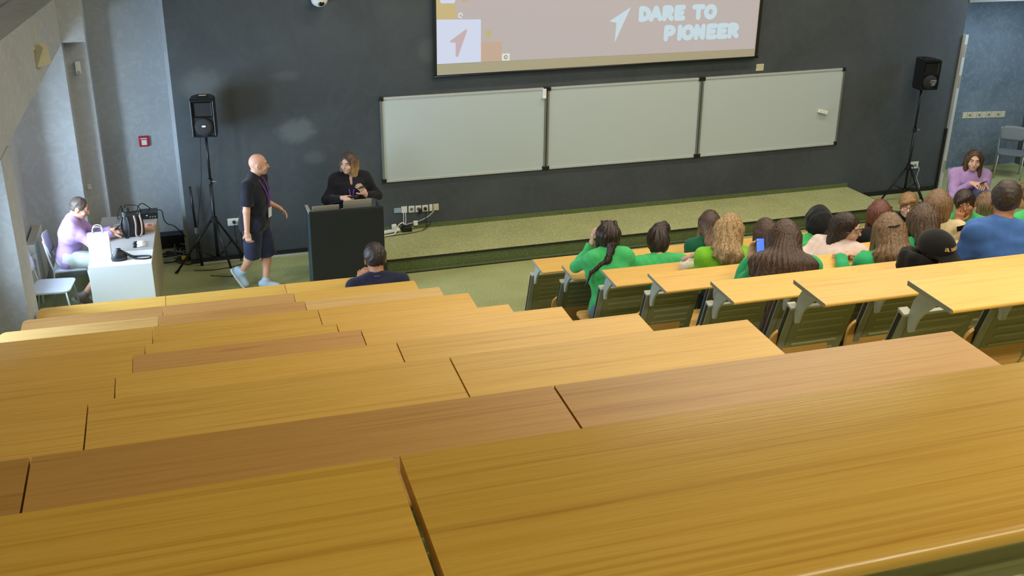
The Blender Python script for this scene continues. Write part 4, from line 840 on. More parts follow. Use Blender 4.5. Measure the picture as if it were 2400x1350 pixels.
def person(label, base, pelvis, head, yaw, hd, arms, legs='sit', top='green_sweat', sleeve='long', bottom='dark_trousers', shoes='shoe_taupe', skin='skin_light', hair=None, hmat='hair_brown',
           s=None, res=.0095, girth=1., sh_w=.175, curl=(1.0, 1.0), feet=None, hands=True, neck_open=False, gloves=None, headonly=False, seed=1, hem=None, lan=False, group=None, face=True):
    pelvis = nv(*pelvis); head = nv(*head); base = nv(*base)
    t = thing('person', label, 'person', tuple(base), 0, group)
    s = s or 1.22
    f = rotz(yaw)@nv(0, 1, 0); r = rotz(yaw)@nv(1, 0, 0); zz = nv(0, 0, 1)
    R = rotz(hd[0])@rotx(hd[1])@roty(hd[2]); hc = head-(R@nv(0, -.012, .0)*s)-zz*.0-(R@zz)*.122*s
    hdl = lambda x, y, z: hc+R@nv(x, y, z)*s
    skull = hdl(0, -.025, -.075); nb = skull-(R@zz)*.045*s-zz*.035*s-f*.028*s; sp = nb-pelvis; U = unit(sp); ch = pelvis+sp*.66+f*.012*s
    W_ = sh_w*s; shl = [nb-U*.045*s+r*sg*W_+f*.01 for sg in (-1, 1)]
    hips = [pelvis+r*sg*.085*s for sg in (-1, 1)]
    J = []
    for i, sg in enumerate((-1, 1)):
        tgt, hint = arms[i][0], arms[i][1]; e, h_ = ik(shl[i], nv(*tgt), .285*s, .25*s, nv(*hint)); J.append((shl[i], e, h_, arms[i][2] if len(arms[i]) > 2 else None))
    K = []
    for i, sg in enumerate((-1, 1)):
        if legs == 'sit': kn = hips[i]+f*.43*s+r*sg*.04-zz*.01; an = kn-zz*(.41*s)+f*.0; an[2] = max(an[2], base[2]+.085); K.append((hips[i], kn, an, f))
        else: kn, an, toe = legs[i]; K.append((hips[i], nv(*kn), nv(*an), unit(nv(*toe))))
    allp = [pelvis, hc, nb]+[p for j in J for p in j[:3]]+[p for k_ in K for p in k_[:3]]+[k_[2]+k_[3]*.18 for k_ in K]
    lo = np.min(allp, 0)-.24*s; hi = np.max(allp, 0)+.24*s; lo[2] = max(lo[2], base[2]-.03)
    def torso(v, i_, wf=1.):
        v.cone(hips[0], hips[1], .115*s*girth, .115*s*girth, k=.03, infl=i_)
        v.cone(pelvis+U*.03, pelvis+U*.22*s+f*.012*s*girth, .112*s*girth, .108*s*girth, r, 1.32, k=.05, infl=i_)
        v.cone(pelvis+U*.2*s+f*.01*s, ch, .108*s*girth, .112*s*(.4+.6*girth), r, 1.38, k=.05, infl=i_)
        v.cone(ch, nb-U*.055*s, .108*s, .07*s, r, 1.75, k=.05, infl=i_)
        v.cone(shl[0]*.92+shl[1]*.08-U*.02, shl[1]*.92+shl[0]*.08-U*.02, .058*s, .058*s, k=.07, infl=i_); v.cone(ch-r*W_*.62-U*.02, ch+r*W_*.62-U*.02, .075*s, .075*s, k=.07, infl=i_)
        for p in shl: v.cone(nb+U*.01*s, p, .050*s, .052*s, k=.03, infl=i_); v.ell(p-U*.02, (.045*s,)*3, k=.05, infl=i_)
    def headf(v):
        for c, rr in (((0, -.015, .018), (.076, .095, .096)), ((0, .022, -.042), (.060, .072, .078))): v.ell(hdl(*c), nv(*rr)*s, R, k=.03)
        v.ell(hdl(0, .062, -.096), nv(.026, .024, .02)*s, R, k=.03)
        v.cone(hdl(0, .088, .008), hdl(0, .108, -.030), .008*s, .013*s, k=.012); v.cone(hdl(-.034, .078, .026), hdl(.034, .078, .026), .011*s, .011*s, k=.015)
        for sg in (-1, 1):
            v.ell(hdl(sg*.031, .098, .006), nv(.015, .014, .011)*s, R, k=.012, mode='sub'); v.ell(hdl(sg*.042, .066, -.035), nv(.022, .02, .02)*s, R, k=.02)
            v.ell(hdl(sg*.079, -.012, -.018), nv(.010, .022, .034)*s, R, k=.01); v.ell(hdl(sg*.086, -.005, -.016), nv(.006, .010, .018)*s, R, k=.006, mode='sub')
        v.cone(hdl(-.016, .087, -.064), hdl(.016, .087, -.064), .009*s, .009*s, k=.012)
        v.cone(skull, nb, .052*s*(.6+.4*girth), .058*s, k=.03)
    v = Vol(lo, hi, res)
    torso(v, 0)
    for (a, e, h_, _) in J: v.cone(a, e, .047*s*(.5+.5*girth), .039*s, k=.025); v.cone(e, h_, .040*s, .027*s, k=.015)
    for (a, kn, an, ff) in K:
        v.cone(a, kn, .088*s*(.5+.5*girth), .054*s, k=.03); v.cone(kn, an, .052*s, .036*s, k=.02); mid = kn*.7+an*.3; v.ell(mid-ff*.014*s, (.05*s, .05*s, .085*s), k=.04)
        ud = unit(np.cross(np.cross(ff, zz), ff)); v.cone(an-ff*.03*s-ud*.035*s, an+ff*.12*s-ud*.045*s, .034*s, .026*s, k=.03)
    headf(v); parts = [v.mesh()]
    if hands:
        for i, (a, e, h_, spec) in enumerate(J):
            fd = unit(h_-e); hdir, hn = (nv(*spec[0]), nv(*spec[1])) if spec else (fd, unit(zz-fd*fd[2]+1e-4))
            parts.append(hand_field(h_+unit(hdir)*.01, hdir, hn, s, -1 if i == 0 else 1, curl[i]))
    npobj('body', parts, skin, t, base)
    # garments
    v = Vol(lo, hi, res); torso(v, .016)
    for (a, e, h_, _) in J:
        if sleeve == 'long': v.cone(a-U*.01, e, .044*s*(.5+.5*girth), .043*s, k=.07, infl=.014); v.cone(e, h_-unit(h_-e)*.012, .043*s, .031*s, k=.02, infl=.012, flat=True)
        elif sleeve == 'short': v.cone(a, a+(e-a)*.80, .054*s, .052*s, k=.03, infl=.014, flat=True)
    v.cone(nb-U*.02, nb+unit(skull-nb)*.035*s, .064*s, .060*s, k=.02, infl=.006, flat=True)
    if hem: v.cone(pelvis, pelvis-zz*hem, .13*s*girth, .135*s*girth, r, 1.2, k=.04, flat=True)
    if neck_open: v.cone(nb+f*.10*s+U*.10*s, nb+f*.13*s-U*.15*s, .05*s, .012*s, k=.01, mode='sub')
    v.folds(.0060, 19, seed); npobj('top' if sleeve != 'jacket' else 'jacket', [v.mesh()], top, t, base)
    v = Vol(lo, hi, max(res, .009))
    v.cone(hips[0], hips[1], .122*s*girth, .122*s*girth, k=.03, infl=.006)
    for (a, kn, an, ff) in K:
        if bottom in ('navy_shorts', 'linen'): v.cone(a, a+(kn-a)*1.12, .098*s, .082*s, k=.04, infl=.012, flat=True)
        else: v.cone(a, kn, .09*s*(.5+.5*girth), .060*s, k=.03, infl=.012); v.cone(kn, an+zz*.02, .058*s, .05*s, k=.02, infl=.01, flat=True)
    v.folds(.004, 15, seed+7); npobj('shorts' if bottom in ('navy_shorts', 'linen') else 'trousers', [v.mesh()], bottom, t, base)
    for (a, kn, an, ff) in K:
        ff2 = ff; v = Vol(an-.26*s, an+.26*s, .009); up_ = unit(np.cross(np.cross(ff2, zz), ff2)); dn = -up_
        v.cone(an-ff2*.045*s+dn*.035*s, an+ff2*.14*s+dn*.052*s, .047*s, .036*s, k=.03); v.cone(an+up_*.02, an+dn*.04, .045*s, .05*s, k=.03)
        sh = npobj('shoe', [v.mesh()], shoes, t, base)
        mb = MB(); 
        o_ = [(q[0]*.5, q[1]) for q in rrect(.19, .29, .07)]; r3 = np.cross(ff2, up_); V = []
        for (x, y) in o_:
            for z in (-.098, -.078): V.append(tuple(an-base+r3*x*s+ff2*(y+.045)*s+up_*z*s))
        n = len(o_); mb.add(V, [[2*i for i in range(n)][::-1], [2*i+1 for i in range(n)]]+[(2*i, 2*((i+1) % n), 2*((i+1) % n)+1, 2*i+1) for i in range(n)]); mb.obj('sole', 'sole_white', sh)
    # face
    if face:
        for sg in (-1, 1):
            e = MB().ball(tuple(hdl(sg*.031, .078, .006)-base), .0105*s, 10, 7).obj('eye', 'eye_white', t, smooth=True)
            MB().ball(tuple(hdl(sg*.031+.001, .0842, .005)-base), .0062*s, 8, 6).obj('iris', 'iris_dark', e, smooth=True)
            MB().tube([tuple(hdl(sg*.016, .090, .024)-base), tuple(hdl(sg*.032, .088, .030)-base), tuple(hdl(sg*.048, .076, .025)-base)], .0042*s, 6).obj('eyebrow', 'brow_hair', t, smooth=True)
        mb = MB(); mb.tube([tuple(hdl(x, .0955-abs(x)*.28, -.063+q)-base) for x in (-.022, -.011, 0, .011, .022) for q in (0,)], [.002*s, .0052*s, .006*s, .0052*s, .002*s], 6); mb.obj('lips', 'lip', t, smooth=True)
    # hair
    if hair:
        hl = hc-.45*s; hh = hc+.2*s; pts = [hc]
        ln = hair.get('len', 0); back = -f
        lo2 = hc-.22*s; hi2 = hc+.22*s; lo2[2] -= ln*1.25; lo2 -= nv(.18, .18, 0)*(ln > .1); hi2 += nv(.18, .18, 0)*(ln > .1)
        v = Vol(lo2, hi2, hair.get('res', .0072))
        th = hair.get('th', .012)
        v.ell(hdl(0, -.018, .022), nv(.077+th, .094+th, .094+th)*s, R, k=.02)
        if ln or hair.get('full'): v.ell(hdl(0, -.045, -.02), nv(.078+th, .068+th, .095+th)*s, R, k=.03)
        fc = hair.get('face', (0, .098, -.050)); fr = hair.get('facer', (.068, .075, .105))
        if ln:
            hb = R@nv(0, -1, 0); hb[2] = 0; hb = unit(hb) if np.linalg.norm(hb) > .1 else back
            drop = hair.get('drop', -zz); top_ = hdl(0, -.055, -.01); hr = R@nv(1, 0, 0); hr = unit(hr*nv(1, 1, .3))
            wid = hair.get('w', 1.35); rb = hair.get('rb', .066)
            if ln > .2 and 'drop' not in hair:
                p1 = nb-f*.075*s+U*.01*s; rest = max(.04, ln*s-np.linalg.norm(p1-top_)); q_ = min(1, rest/(.16*s)); p2 = p1-U*rest-f*(.075*q_)*s*max(1, girth)-zz*.01
                p1 = p1-f*.02+r*hair.get('shift', 0)*.4; p2 = p2+r*hair.get('shift', 0)
            else: p1 = top_+drop*ln*.5*s+hb*hair.get('out', .03); p2 = top_+drop*ln*s+hb*hair.get('out', .03)*1.35
            v.cone(top_, p1, (.082+th)*s, rb*1.08*s, hr, 1.12, k=.04); v.cone(p1, p2, rb*1.05*s, rb*.78*s, hr, wid, k=.03, flat=True)
            for sg in hair.get('sides', (-1, 1)):
                a = hdl(sg*.072, -.012, .02); v.cone(a, a+drop*min(ln, hair.get('sl', .26))*s+hr*sg*.012, (.022+th)*s, .026*s, hb, 1.5, k=.03)
        if hair.get('fringe'):
            v.cone(hdl(-.04, .070, .075), hdl(.05, .082, .045), .022*s, .018*s, k=.02)
        v.ell(hdl(*fc), nv(*fr)*s, R, k=.012, mode='sub')
        if not ln and not hair.get('full'):
            v.ell(hdl(0, -.02, -.135), nv(.12, .12, .062+hair.get('nape', 0))*s, R, k=.012, mode='sub')
            for sg in (-1, 1): v.ell(hdl(sg*.09, .0, -.03), nv(.022, .03, .045)*s, R, k=.008, mode='sub')
        for (a, b, ra, rb_, k_) in hair.get('extra', ()):
            v.cone(hdl(*a), hdl(*b), ra*s, rb_*s, k=k_)
        if hair.get('strand', 1): v.strands(hdl(0, -.01, 0), hair.get('amp', .0028), hair.get('n', 34), seed)
        else: v.folds(.003, 60, seed)
        npobj(hair.get('name', 'hair'), [v.mesh()], hmat, t, base)
    if lan:
        pts = [nb+f*.05*s-r*.055*s+U*.02*s, nb-f*.035*s-r*.058*s+U*.035*s, nb-f*.065*s+U*.04*s, nb-f*.035*s+r*.058*s+U*.035*s, nb+f*.05*s+r*.055*s+U*.02*s]
        pts = cat_rom([tuple(p-base) for p in pts], 5); MB().ribbon(pts, .020, .012, tuple(U)).obj('lanyard', 'purple_band', t, smooth=True)
        if lan != 'back':
            fr_ = nb-U*.34*s+f*.158*s*max(1, girth)
            for sg in (-1, 1):
                q = [nb+f*.05*s+r*sg*.055*s+U*.02*s, nb+f*.112*s+r*sg*.05*s-U*.06*s, nb-U*.20*s+f*.150*s*max(1, girth)+r*sg*.02*s, fr_]
                MB().ribbon([tuple(p-base) for p in cat_rom([tuple(p) for p in q], 4)] if False else [tuple(np.array(p)-base) for p in cat_rom([tuple(p) for p in q], 4)], .016, .008, tuple(r)).obj('lanyard_strap', 'purple_band', t, smooth=True)
            if lan == 'card':
                mb = MB(); M3 = Matrix((tuple(r)+(0,), tuple(f)+(0,), tuple(U)+(0,), (0, 0, 0, 1))).transposed(); mb.M = Matrix.Translation(tuple(fr_-base+f*.006)) @ M3
                mb.box((-.04, -.004, -.12), (.04, .004, 0)); mb.obj('badge', 'card_white', t)
    return t, dict(hdl=hdl, hc=hc, R=R, s=s, base=base, nb=nb, J=J, f=f, r=r, U=U)
def glasses(t, I, mat):
    h = I['hdl']; b = I['base']; mb = MB()
    for sg in (-1, 1):
        mb.tube([tuple(h(sg*.032+.024*math.cos(q*PI/6), .104, .004+.019*math.sin(q*PI/6))-b) for q in range(13)], .0026, 6)
        mb.tube([tuple(h(sg*.056, .102, .008)-b), tuple(h(sg*.082, .03, .004)-b), tuple(h(sg*.084, -.02, -.002)-b)], .0024, 6)
    mb.tube([tuple(h(-.009, .106, .006)-b), tuple(h(.009, .106, .006)-b)], .0026, 6); mb.obj('glasses', mat, t, smooth=True)
def phone(label, c, fw_, upv, scr=None, w_=.072, hgt=.148):
    n = Vector(fw_).normalized(); u = (Vector(upv)-n*Vector(upv).dot(n)).normalized(); x = u.cross(n)
    t = thing('phone', label, 'phone', c); mb = MB(); mb.M = Matrix(((x.x, n.x, u.x, 0), (x.y, n.y, u.y, 0), (x.z, n.z, u.z, 0), (0, 0, 0, 1)))
    mb.box((-w_/2, -.004, -hgt/2), (w_/2, .004, hgt/2), .0035); mb.obj('casing', 'black_glass', t)
    mb2 = MB(); mb2.M = mb.M; mb2.box((-w_/2+.004, .004, -hgt/2+.006), (w_/2-.004, .005, hgt/2-.006)); mb2.obj('display', scr or 'black_glass', t)
    mb3 = MB(); mb3.M = mb.M; mb3.tube([(w_/2, 0, hgt*.1), (w_/2+.002, 0, hgt*.25)], .002, 6); mb3.obj('side_button', 'black_metal', t)
    return t
# ---------------------------------------------------------------- standing people
t, I = person('bald man in black t-shirt and dark shorts walking toward the lectern', (.24, -1.08, 0), (.235, -1.10, .90), (.335, -1.13, 1.755), -2.05, (-1.60, -.10, 0),
    [((.545, -.93, .99), (-.6, .5, -.9), ((.75, -.25, -.55), (.4, .3, .85))), ((.115, -1.37, .80), (-.6, -1, .0), ((.12, .05, -1), (-.5, -.85, 0)))],
    legs=[((.36, -1.05, .47), (.31, -1.10, .085), (.9, -.35, 0)), ((.17, -1.12, .48), (.03, -1.00, .20), (.45, -.3, -.75))],
    top='black_shirt', sleeve='short', bottom='navy_shorts', shoes='shoe_blue', skin='skin_light', res=.0085, girth=1.14, sh_w=.185, curl=(.8, 1.1), hem=.05, lan='card', seed=3, s=1.09)
t, I = person('woman with shoulder-length hair in a black jacket standing behind the lectern', (1.47, -.80, 0), (1.47, -.80, .86), (1.455, -.86, 1.615), PI-.05, (2.45, -.12, .0),
    [((1.63, -1.03, 1.115), (1, .3, -.9), ((-.45, -.25, .75), (.3, -.9, .3))), ((1.34, -1.06, 1.09), (-.8, .2, -.8), ((.9, -.3, .05), (-.3, -.4, .85)))],
    legs=[((1.56, -.80, .45), (1.56, -.80, .085), (0, -1, 0)), ((1.38, -.80, .45), (1.38, -.80, .085), (0, -1, 0))],
    top='black_jacket', skin='skin_fair', hair=dict(len=.17, th=.013, out=.0, w=1.3, rb=.07, sl=.22, face=(0, .10, -.033), facer=(.064, .080, .114)), hmat='hair_lady', res=.0085, girth=1.08, neck_open=True, curl=(.7, 1.2), lan='strap', seed=5, s=1.06)
phone('dark phone held up in the left hand of the woman at the lectern', (1.585, -1.085, 1.215), (-.3, .5, .8), (-.6, -.6, .5))
t = thing('microphone', 'black handheld microphone in the hand of the woman at the lectern', 'microphone', (1.46, -1.115, 1.115), -.3)
MB().tube([(-.14, .03, -.03), (.02, 0, 0)], [.012, .016], 10).obj('handle', 'black_metal', t, smooth=True); MB().ball((.045, -.005, .005), .027, 12, 8).obj('head', 'black_grille', t, smooth=True)
# seated at the desk, left
t, I = person('man in a lilac sweatshirt sitting at the white desk looking at his phone', (-1.97, -.86, 0), (-1.97, -.86, .56), (-1.725, -.84, 1.275), -PI/2, (-PI/2-.1, -.42, 0),
    [((-1.44, -.80, .83), (0, .6, -1), ((1, -.3, .05), (0, .3, .9))), ((-1.45, -.93, .83), (-.2, -.8, -.7), ((1, .35, .05), (0, -.3, .9)))],
    legs=[((-1.50, -.76, .50), (-1.56, -.78, .085), (1, 0, 0)), ((-1.52, -1.02, .50), (-1.83, -1.14, .14), (.8, .1, -.6))],
    top='lilac', bottom='linen', shoes='shoe_taupe', skin='skin_light', hair=dict(th=.004, strand=0, nape=.0, face=(0, .105, -.045), facer=(.085, .075, .10)), hmat='hair_buzz', res=.0085, curl=(.9, .9), seed=8, s=1.06, hem=.05)
phone('phone in the hands of the man in lilac at the desk', (-1.37, -.865, .875), (-.55, 0, .75), (.75, 0, .55), None)
# woman by the door
t, I = person('woman in a lilac sweatshirt sitting at the far right near the door', (10.56, -1.55, 0), (10.60, -1.50, .60), (10.50, -1.66, 1.265), 2.75, (2.5, -.08, .0),
    [((10.52, -1.90, .82), (.6, .2, -1), ((-.6, -.6, .1), (.0, -.3, .9))), ((10.36, -1.84, .82), (-.6, .3, -1), ((.6, -.6, .1), (0, -.3, .9)))],
    top='lilac', bottom='jeans', skin='skin_fair', hair=dict(len=.22, th=.012, w=1.35, rb=.066, sl=.24, face=(0, .10, -.03), facer=(.066, .080, .115)), hmat='hair_brown', res=.0095, curl=(1, 1), lan='strap', seed=9)
phone('dark phone in the hands of the lilac-clad woman near the door', (10.42, -2.0, .87), (0, .5, .8), (-.3, -.8, .4))
t = chair('grey chair under the lilac-clad woman near the door', 10.66, -1.42, 2.75, 'grey_seat', 'standard_grey')
# ---------------------------------------------------------------- seated audience
def seated(label, k, x, hx, hy, hz, yaw=0., hd=(0, -.25, 0), arms=None, px=None, py=.34, pz=.54, **kw):
    yb = YS[k+1]; tr = TR[k]; pelv = (px if px is not None else x, yb+py, tr+pz)
    yd = YS[k]-.20; zd = ZS[k]+.045
    arms = arms or [((x-.10, yd, zd), (-.45, -.25, -1), ((.75, .6, 0), (0, 0, 1))), ((x+.10, yd, zd), (.45, -.25, -1), ((-.75, .6, 0), (0, 0, 1)))]
    kw.setdefault('hands', True)
    return person(label, (pelv[0], pelv[1], tr), pelv, (hx, hy, hz), yaw, hd, arms, **kw)
LONG = lambda **k: dict(dict(len=.34, th=.013, w=1.5, rb=.070, sl=.30, out=.03), **k)
SHORT = dict(th=.010, strand=0, amp=.003)
seated('man in a navy shirt seen from behind in the front left row', 0, 1.30, 1.305, -3.42, 1.315, hd=(0, -.30, 0), arms=[((1.17, -3.20, .83), (-.8, -.5, -.8)), ((1.44, -3.20, .83), (.8, -.5, -.8))], px=1.31, py=.30, top='navy_shirt', skin='skin_tan', hair=dict(th=.011, strand=0, nape=-.008), hmat='hair_short', sh_w=.18, girth=1.1, lan='back', seed=11, s=1.34)
t, I = seated('girl with two dark braids in a green sweatshirt at the aisle end', 1, 3.50, 3.515, -4.46, 1.70, yaw=-.08, hd=(-.25, -.32, 0), arms=[((3.40, -4.33, 1.40), (-.7, .3, -1), ((.1, .15, 1), (-.9, .1, .1))), ((3.66, -4.18, 1.12), (.5, 0, -1))], px=3.50, py=.34, s=1.13, sh_w=.155, legs=[((3.62, -4.30, TR[1]+.50), (3.66, -4.26, TR[1]+.085), (0, 1, 0)), ((3.80, -4.30, TR[1]+.50), (3.82, -4.26, TR[1]+.085), (0, 1, 0))], top='green_sweat', bottom='jeans', skin='skin_fair', hem=.10,
    hair=dict(len=.17, th=.012, w=1.1, rb=.058, out=.012, sl=.12, amp=.0034, n=22, extra=tuple(((sg*.052*(1-.012*j*j/3), -.018+.098*math.cos(ph), .022+.098*math.sin(ph)), (sg*.066*(1-.012*j*j/3), -.018+.093*math.cos(ph-.16), .022+.093*math.sin(ph-.16)), .0125, .009, .004) for sg in (-1, 1) for j in range(9) for ph in (1.95+.20*j,)) + (((.02, -.10, -.10), (-.02, -.13, -.24), .040, .028, .02), ((-.02, -.13, -.22), (-.17, -.12, -.34), .026, .016, .02), ((-.17, -.12, -.34), (-.24, -.10, -.50), .016, .006, .01))), hmat='hair_dark', seed=12, curl=(.5, 1))
h = I['hdl']; MB().tube([tuple(h(.004*math.sin(9*q), -.018+.1085*math.cos(1.2+q*.2), .022+.1085*math.sin(1.2+q*.2))-I['base']) for q in range(5)], .0035, 6).obj('hair_parting', 'scalp', t, smooth=True)
seated('person in a green sweatshirt with an untidy brown bun, second right row', 1, 4.12, 4.09, -4.43, 1.575, yaw=-.15, hd=(-.35, -.55, .0), px=4.20, top='green_sweat', skin='skin_light', py=.36, sh_w=.19,
    hair=dict(th=.014, full=1, amp=.004, n=12, extra=(((.01, -.03, .10), (.05, .0, .13), .055, .045, .02), ((.05, -.04, .09), (.075, .01, .10), .04, .035, .02))), hmat='hair_dark', seed=13)
seated('girl with long straight two-tone brown hair in dark green, front right row', 0, 5.28, 5.27, -3.38, 1.325, yaw=-.15, hd=(-.4, -.25, 0), top='dark_green', hair=LONG(len=.36, rb=.056, w=1.35, n=44), hmat='hair_two_tone', skin='skin_fair', seed=14)
seated('girl with wavy blonde hair in a lime green shirt, third right row', 2, 4.33, 4.335, -5.46, 2.015, yaw=-.2, hd=(-.85, -.22, 0), top='lime_shirt', hair=LONG(len=.215, rb=.082, w=1.55, amp=.006, n=16, out=.035, shift=-.08), hmat='hair_blonde', skin='skin_fair', girth=1.1, sh_w=.19, seed=15)
seated('person with dark brown hair, half hidden behind the girl with the blue phone', 1, 5.33, 5.33, -4.45, 1.565, hd=(.1, -.2, 0), top='dark_green', hair=LONG(len=.22, rb=.066), hmat='hair_chestnut', seed=16)
seated('girl with very long brown hair in green, fourth right row, blue phone beside her', 3, 4.19, 4.205, -6.55, 2.325, hd=(-.45, -.18, 0), yaw=-.15, top='teal_sweat', hair=LONG(len=.60, rb=.105, w=2.1, out=.05, n=46, sl=.5, shift=-.14), hmat='hair_chestnut', skin='skin_fair', sh_w=.19, girth=1.08, seed=17,
    arms=[((4.02, -6.36, 1.93), (-.6, -.3, -1), ((.15, .1, 1), (-.3, .9, -.2))), ((4.34, -6.32, 1.81), (.5, 0, -1))], curl=(.8, 1))
phone('phone with a bright blue screen held up beside the very long brown hair', (4.066, -6.42, 2.055), (-.25, -.9, .35), (.05, .3, .9), 'screen_blue')
seated('person wearing a black hood over a green jacket, second right row', 1, 5.97, 5.965, -4.47, 1.655, yaw=-.1, hd=(-.2, -.25, 0), top='green_sweat', hair=dict(name='hood', len=.10, th=.020, w=1.4, rb=.085, out=.02, strand=0, face=(0, .115, -.05)), hmat='hood_black', sh_w=.19, seed=18)
t, I = seated('dark-haired woman with glasses in pale pink, leaning and facing right', 2, 5.42, 5.62, -5.46, 1.905, yaw=-1.0, hd=(-2.45, -.12, .2), px=5.38, top='pale_pink', skin='skin_fair', hair=LONG(len=.22, rb=.050, w=1.25, sides=(), sl=.2, out=.0, face=(0, .092, -.045), facer=(.088, .080, .105), drop=nv(-.45, -.1, -.88), extra=(((-.02, -.09, -.03), (-.16, -.20, -.22), .04, .012, .02), ((.0, -.09, -.06), (-.08, -.22, -.26), .03, .010, .02))), hmat='hair_dark', seed=19,
    arms=[((5.45, -5.2, 1.46), (-1, 0, -.6)), ((5.80, -5.25, 1.46), (1, 0, -.6))]); glasses(t, I, 'glasses_metal')
seated('person with reddish-brown hair and black top, second right row', 1, 6.76, 6.77, -4.45, 1.655, hd=(-.5, -.15, 0), top='black_cotton', hair=LONG(len=.24, rb=.072, w=1.3), hmat='hair_red', seed=20)
t, I = person('fair-haired boy with glasses turned round to face the seats, front right row', (8.0, -3.36, 0), (8.0, -3.40, .55), (7.965, -3.46, 1.34), 2.8, (2.55, -.05, 0), [((8.2, -3.75, .80), (1, .3, -.5)), ((7.8, -3.75, .80), (-1, .3, -.5))], legs=[((8.09, -3.2, .50), (8.09, -3.12, .085), (0, 1, 0)), ((7.91, -3.2, .50), (7.91, -3.12, .085), (0, 1, 0))], top='black_cotton', skin='skin_fair', hair=dict(th=.016, strand=1, fringe=1, face=(0, .105, -.06), facer=(.08, .07, .09)), hmat='hair_sandy', seed=21); glasses(t, I, 'glasses_dark')
t, I = seated('girl with straight brown hair clipped back, green top, fourth right row', 3, 5.10, 5.10, -6.70, 2.355, hd=(-.35, -.16, 0), top='teal_sweat', hair=LONG(len=.33, rb=.092, w=1.6, out=.012, n=40, sl=.3, shift=-.06), hmat='hair_light', skin='skin_fair', seed=22)
h = I['hdl']; MB().tube([tuple(h(-.045, -.135, .045)-I['base']), tuple(h(.0, -.145, .05)-I['base']), tuple(h(.03, -.14, .06)-I['base'])], .007, 6).obj('hair_clip', 'glasses_dark', t)
seated('girl with dark brown hair over a teal top beside the clipped hair', 3, 5.55, 5.60, -6.50, 2.335, yaw=-.15, hd=(-.5, -.28, 0), px=5.60, top='teal_sweat', hair=LONG(len=.28, rb=.066, w=1.3, n=28, amp=.004), hmat='hair_brown', seed=23)
seated('person with light brown bob in a cream knitted top, third right row', 2, 6.52, 6.53, -5.60, 2.13, yaw=-.3, hd=(-.65, -.22, 0), top='cream_knit', hair=LONG(len=.15, rb=.075, w=1.2, out=.02), hmat='hair_light', seed=24, sh_w=.19, girth=1.05)
t, I = person('person with short dark hair turned round, cheek on hand, second right row', (7.72, -4.56, TR[1]), (7.76, -4.60, TR[1]+.54), (7.72, -4.60, 1.73), 2.6, (2.42, -.02, .30), [((7.95, -4.7, 1.22), (1, .3, -.5)), ((7.60, -4.74, 1.40), (-1, .3, -.8), ((.2, .1, 1), (-.6, -.7, 0)))], legs=[((7.81, -4.40, TR[1]+.5), (7.81, -4.30, TR[1]+.085), (0, 1, 0)), ((7.63, -4.40, TR[1]+.5), (7.63, -4.30, TR[1]+.085), (0, 1, 0))], top='green_sweat', skin='skin_olive', hair=dict(th=.016, fringe=1, face=(0, .105, -.058), facer=(.08, .07, .09)), hmat='hair_dark', seed=25)
seated('person with light brown hair in bright green, second right row near the blue shirt', 1, 8.25, 8.19, -4.45, 1.63, yaw=.1, hd=(.35, -.25, 0), top='green_sweat', hair=LONG(len=.20, rb=.066), hmat='hair_light', seed=26)
seated('man in a blue long-sleeved shirt seen from behind, fifth right row', 4, 5.33, 5.335, -7.66, 2.893, yaw=-.42, hd=(-.70, -.12, 0), px=5.36, pz=.66, py=.36, top='blue_shirt', skin='skin_tan', hair=dict(th=.010, strand=0, nape=-.006), hmat='hair_short', sh_w=.168, girth=1.02, seed=27, s=1.2,
    arms=[((5.12, -7.32, 2.17), (-.4, .0, -1)), ((5.62, -7.32, 2.17), (.5, -.2, -1))])
seated('person in bright green cut off by the right picture edge, third right row', 2, 7.72, 7.72, -5.50, 2.10, hd=(.9, -.15, 0), yaw=.3, top='green_sweat', hair=dict(th=.014, full=1), hmat='hair_light', skin='skin_light', seed=28)
# slumped person in a cap
t, I = person('person in a black cap and black hoodie slumped on the desk, facing back', (4.80, YS[5]+.46, TR[4]), (4.80, YS[5]+.50, TR[4]+.40), (4.87, -7.62, 2.46), 3.5, (3.62, -.38, .06),
    [((5.02, -7.86, 2.10), (.5, .5, -.8)), ((4.62, -7.90, 2.10), (-.8, .3, -.5))], legs=[((4.90, YS[5]+.80, TR[4]+.44), (4.90, YS[5]+.86, TR[4]+.085), (0, 1, 0)), ((4.70, YS[5]+.80, TR[4]+.44), (4.70, YS[5]+.86, TR[4]+.085), (0, 1, 0))],
    top='black_cotton', skin='skin_light', hair=dict(th=.008, strand=0), hmat='hair_dark', seed=30, s=1.12, sh_w=.20, girth=1.1)
cR = rotz(3.36)@rotx(-.20)@roty(.05); cc = I['hc']+nv(-.005, .0, .070); b = I['base']
cp_ = lambda x, y, z: cc+cR@nv(x, y, z)
v = Vol(cc-.32, cc+.32, .0068); v.ell(cp_(0, -.005, 0), (.128, .148, .118), cR, k=.01); v.cone(cp_(0, .0, -.26), cp_(0, .0, -.23), .2, .2, k=.008, mode='sub'); v.ell(cp_(0, 0, .110), (.014, .014, .009), cR, k=.006)
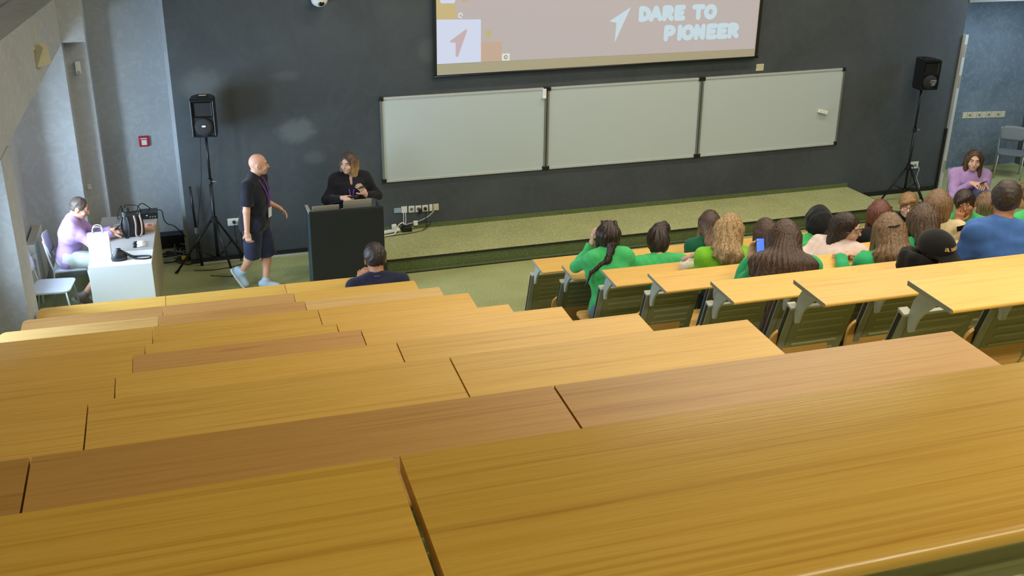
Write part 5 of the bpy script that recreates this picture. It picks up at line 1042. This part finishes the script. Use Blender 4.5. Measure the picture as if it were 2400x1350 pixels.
cap = npobj('cap', [v.mesh()], 'black_cotton', t, b)
v = Vol(cc-.36, cc+.36, .0065)
for q in range(-4, 5): v.cone(cp_(q*.025, .118-abs(q)*.013, -.008-.0030*q*q*.4), cp_(q*.021, .250-abs(q)*.010, -.030-.0040*q*q*.5), .010, .009, k=.02)
npobj('visor', [v.mesh()], 'black_cotton', cap, b)
for mb in word('JIL SANDER', -.066, 0, .066, 0, .020, .0028, 0):
    V = []
    for p in mb.v:
        x, z = p[0], p[2]; V.append(tuple(cp_(-x, .148*math.sqrt(max(0, 1-(x/.128)**2-((z+.030)/.118)**2))-.001-p[1]*.5, z+.030)-b))
    mb.v = V; o = mb.obj('letter', 'gold_thread', cap)
v = Vol(I['nb']-.3, I['nb']+.3, .009)
for q in range(10):
    a = q*2*PI/10; p = I['nb']+I['r']*.115*math.cos(a)+I['f']*.125*math.sin(a)+nv(0, 0, .06); v.cone(p-nv(0, 0, .04), p+nv(0, 0, .04), .062, .052, k=.03)
v.folds(.006, 24, 31); npobj('hood', [v.mesh()], 'black_cotton', t, b)
# things on the right desks
t = thing('tote_bag', 'small cream cloth bag lying on the desk left of the lime green shirt', 'bag', (4.055, -5.25, ZS[2]-.002), .25)
v = Vol((-.16, -.14, -.02), (.16, .14, .2), .008); v.cone((-.07, 0, .045), (.06, .01, .04), .05, .048, nv(0, 1, 0), 1.3, k=.03); v.cone((-.03, .02, .09), (.05, .03, .10), .035, .03, k=.02); v.folds(.006, 30, 4); npobj('bag_body', [v.mesh()], 'tote', t, (0, 0, 0))
v = Vol((-.2, -.14, -.02), (.2, .14, .22), .008); v.cone((-.06, .02, .10), (.07, .02, .135), .028, .024, k=.02); v.folds(.006, 34, 9); npobj('bag_fold', [v.mesh()], 'rose_bag', t, (0, 0, 0))
phone('dark phone standing out beside the cream knitted back and blue sleeve', (6.575, -5.93, 1.83), (0, -1, .3), (.9, 0, .1), None, .05, .115)
phone('phone with a pale case held in front of the two-tone hair, front right row', (5.25, -3.20, .835), (0, -.5, .85), (.2, .85, .5))
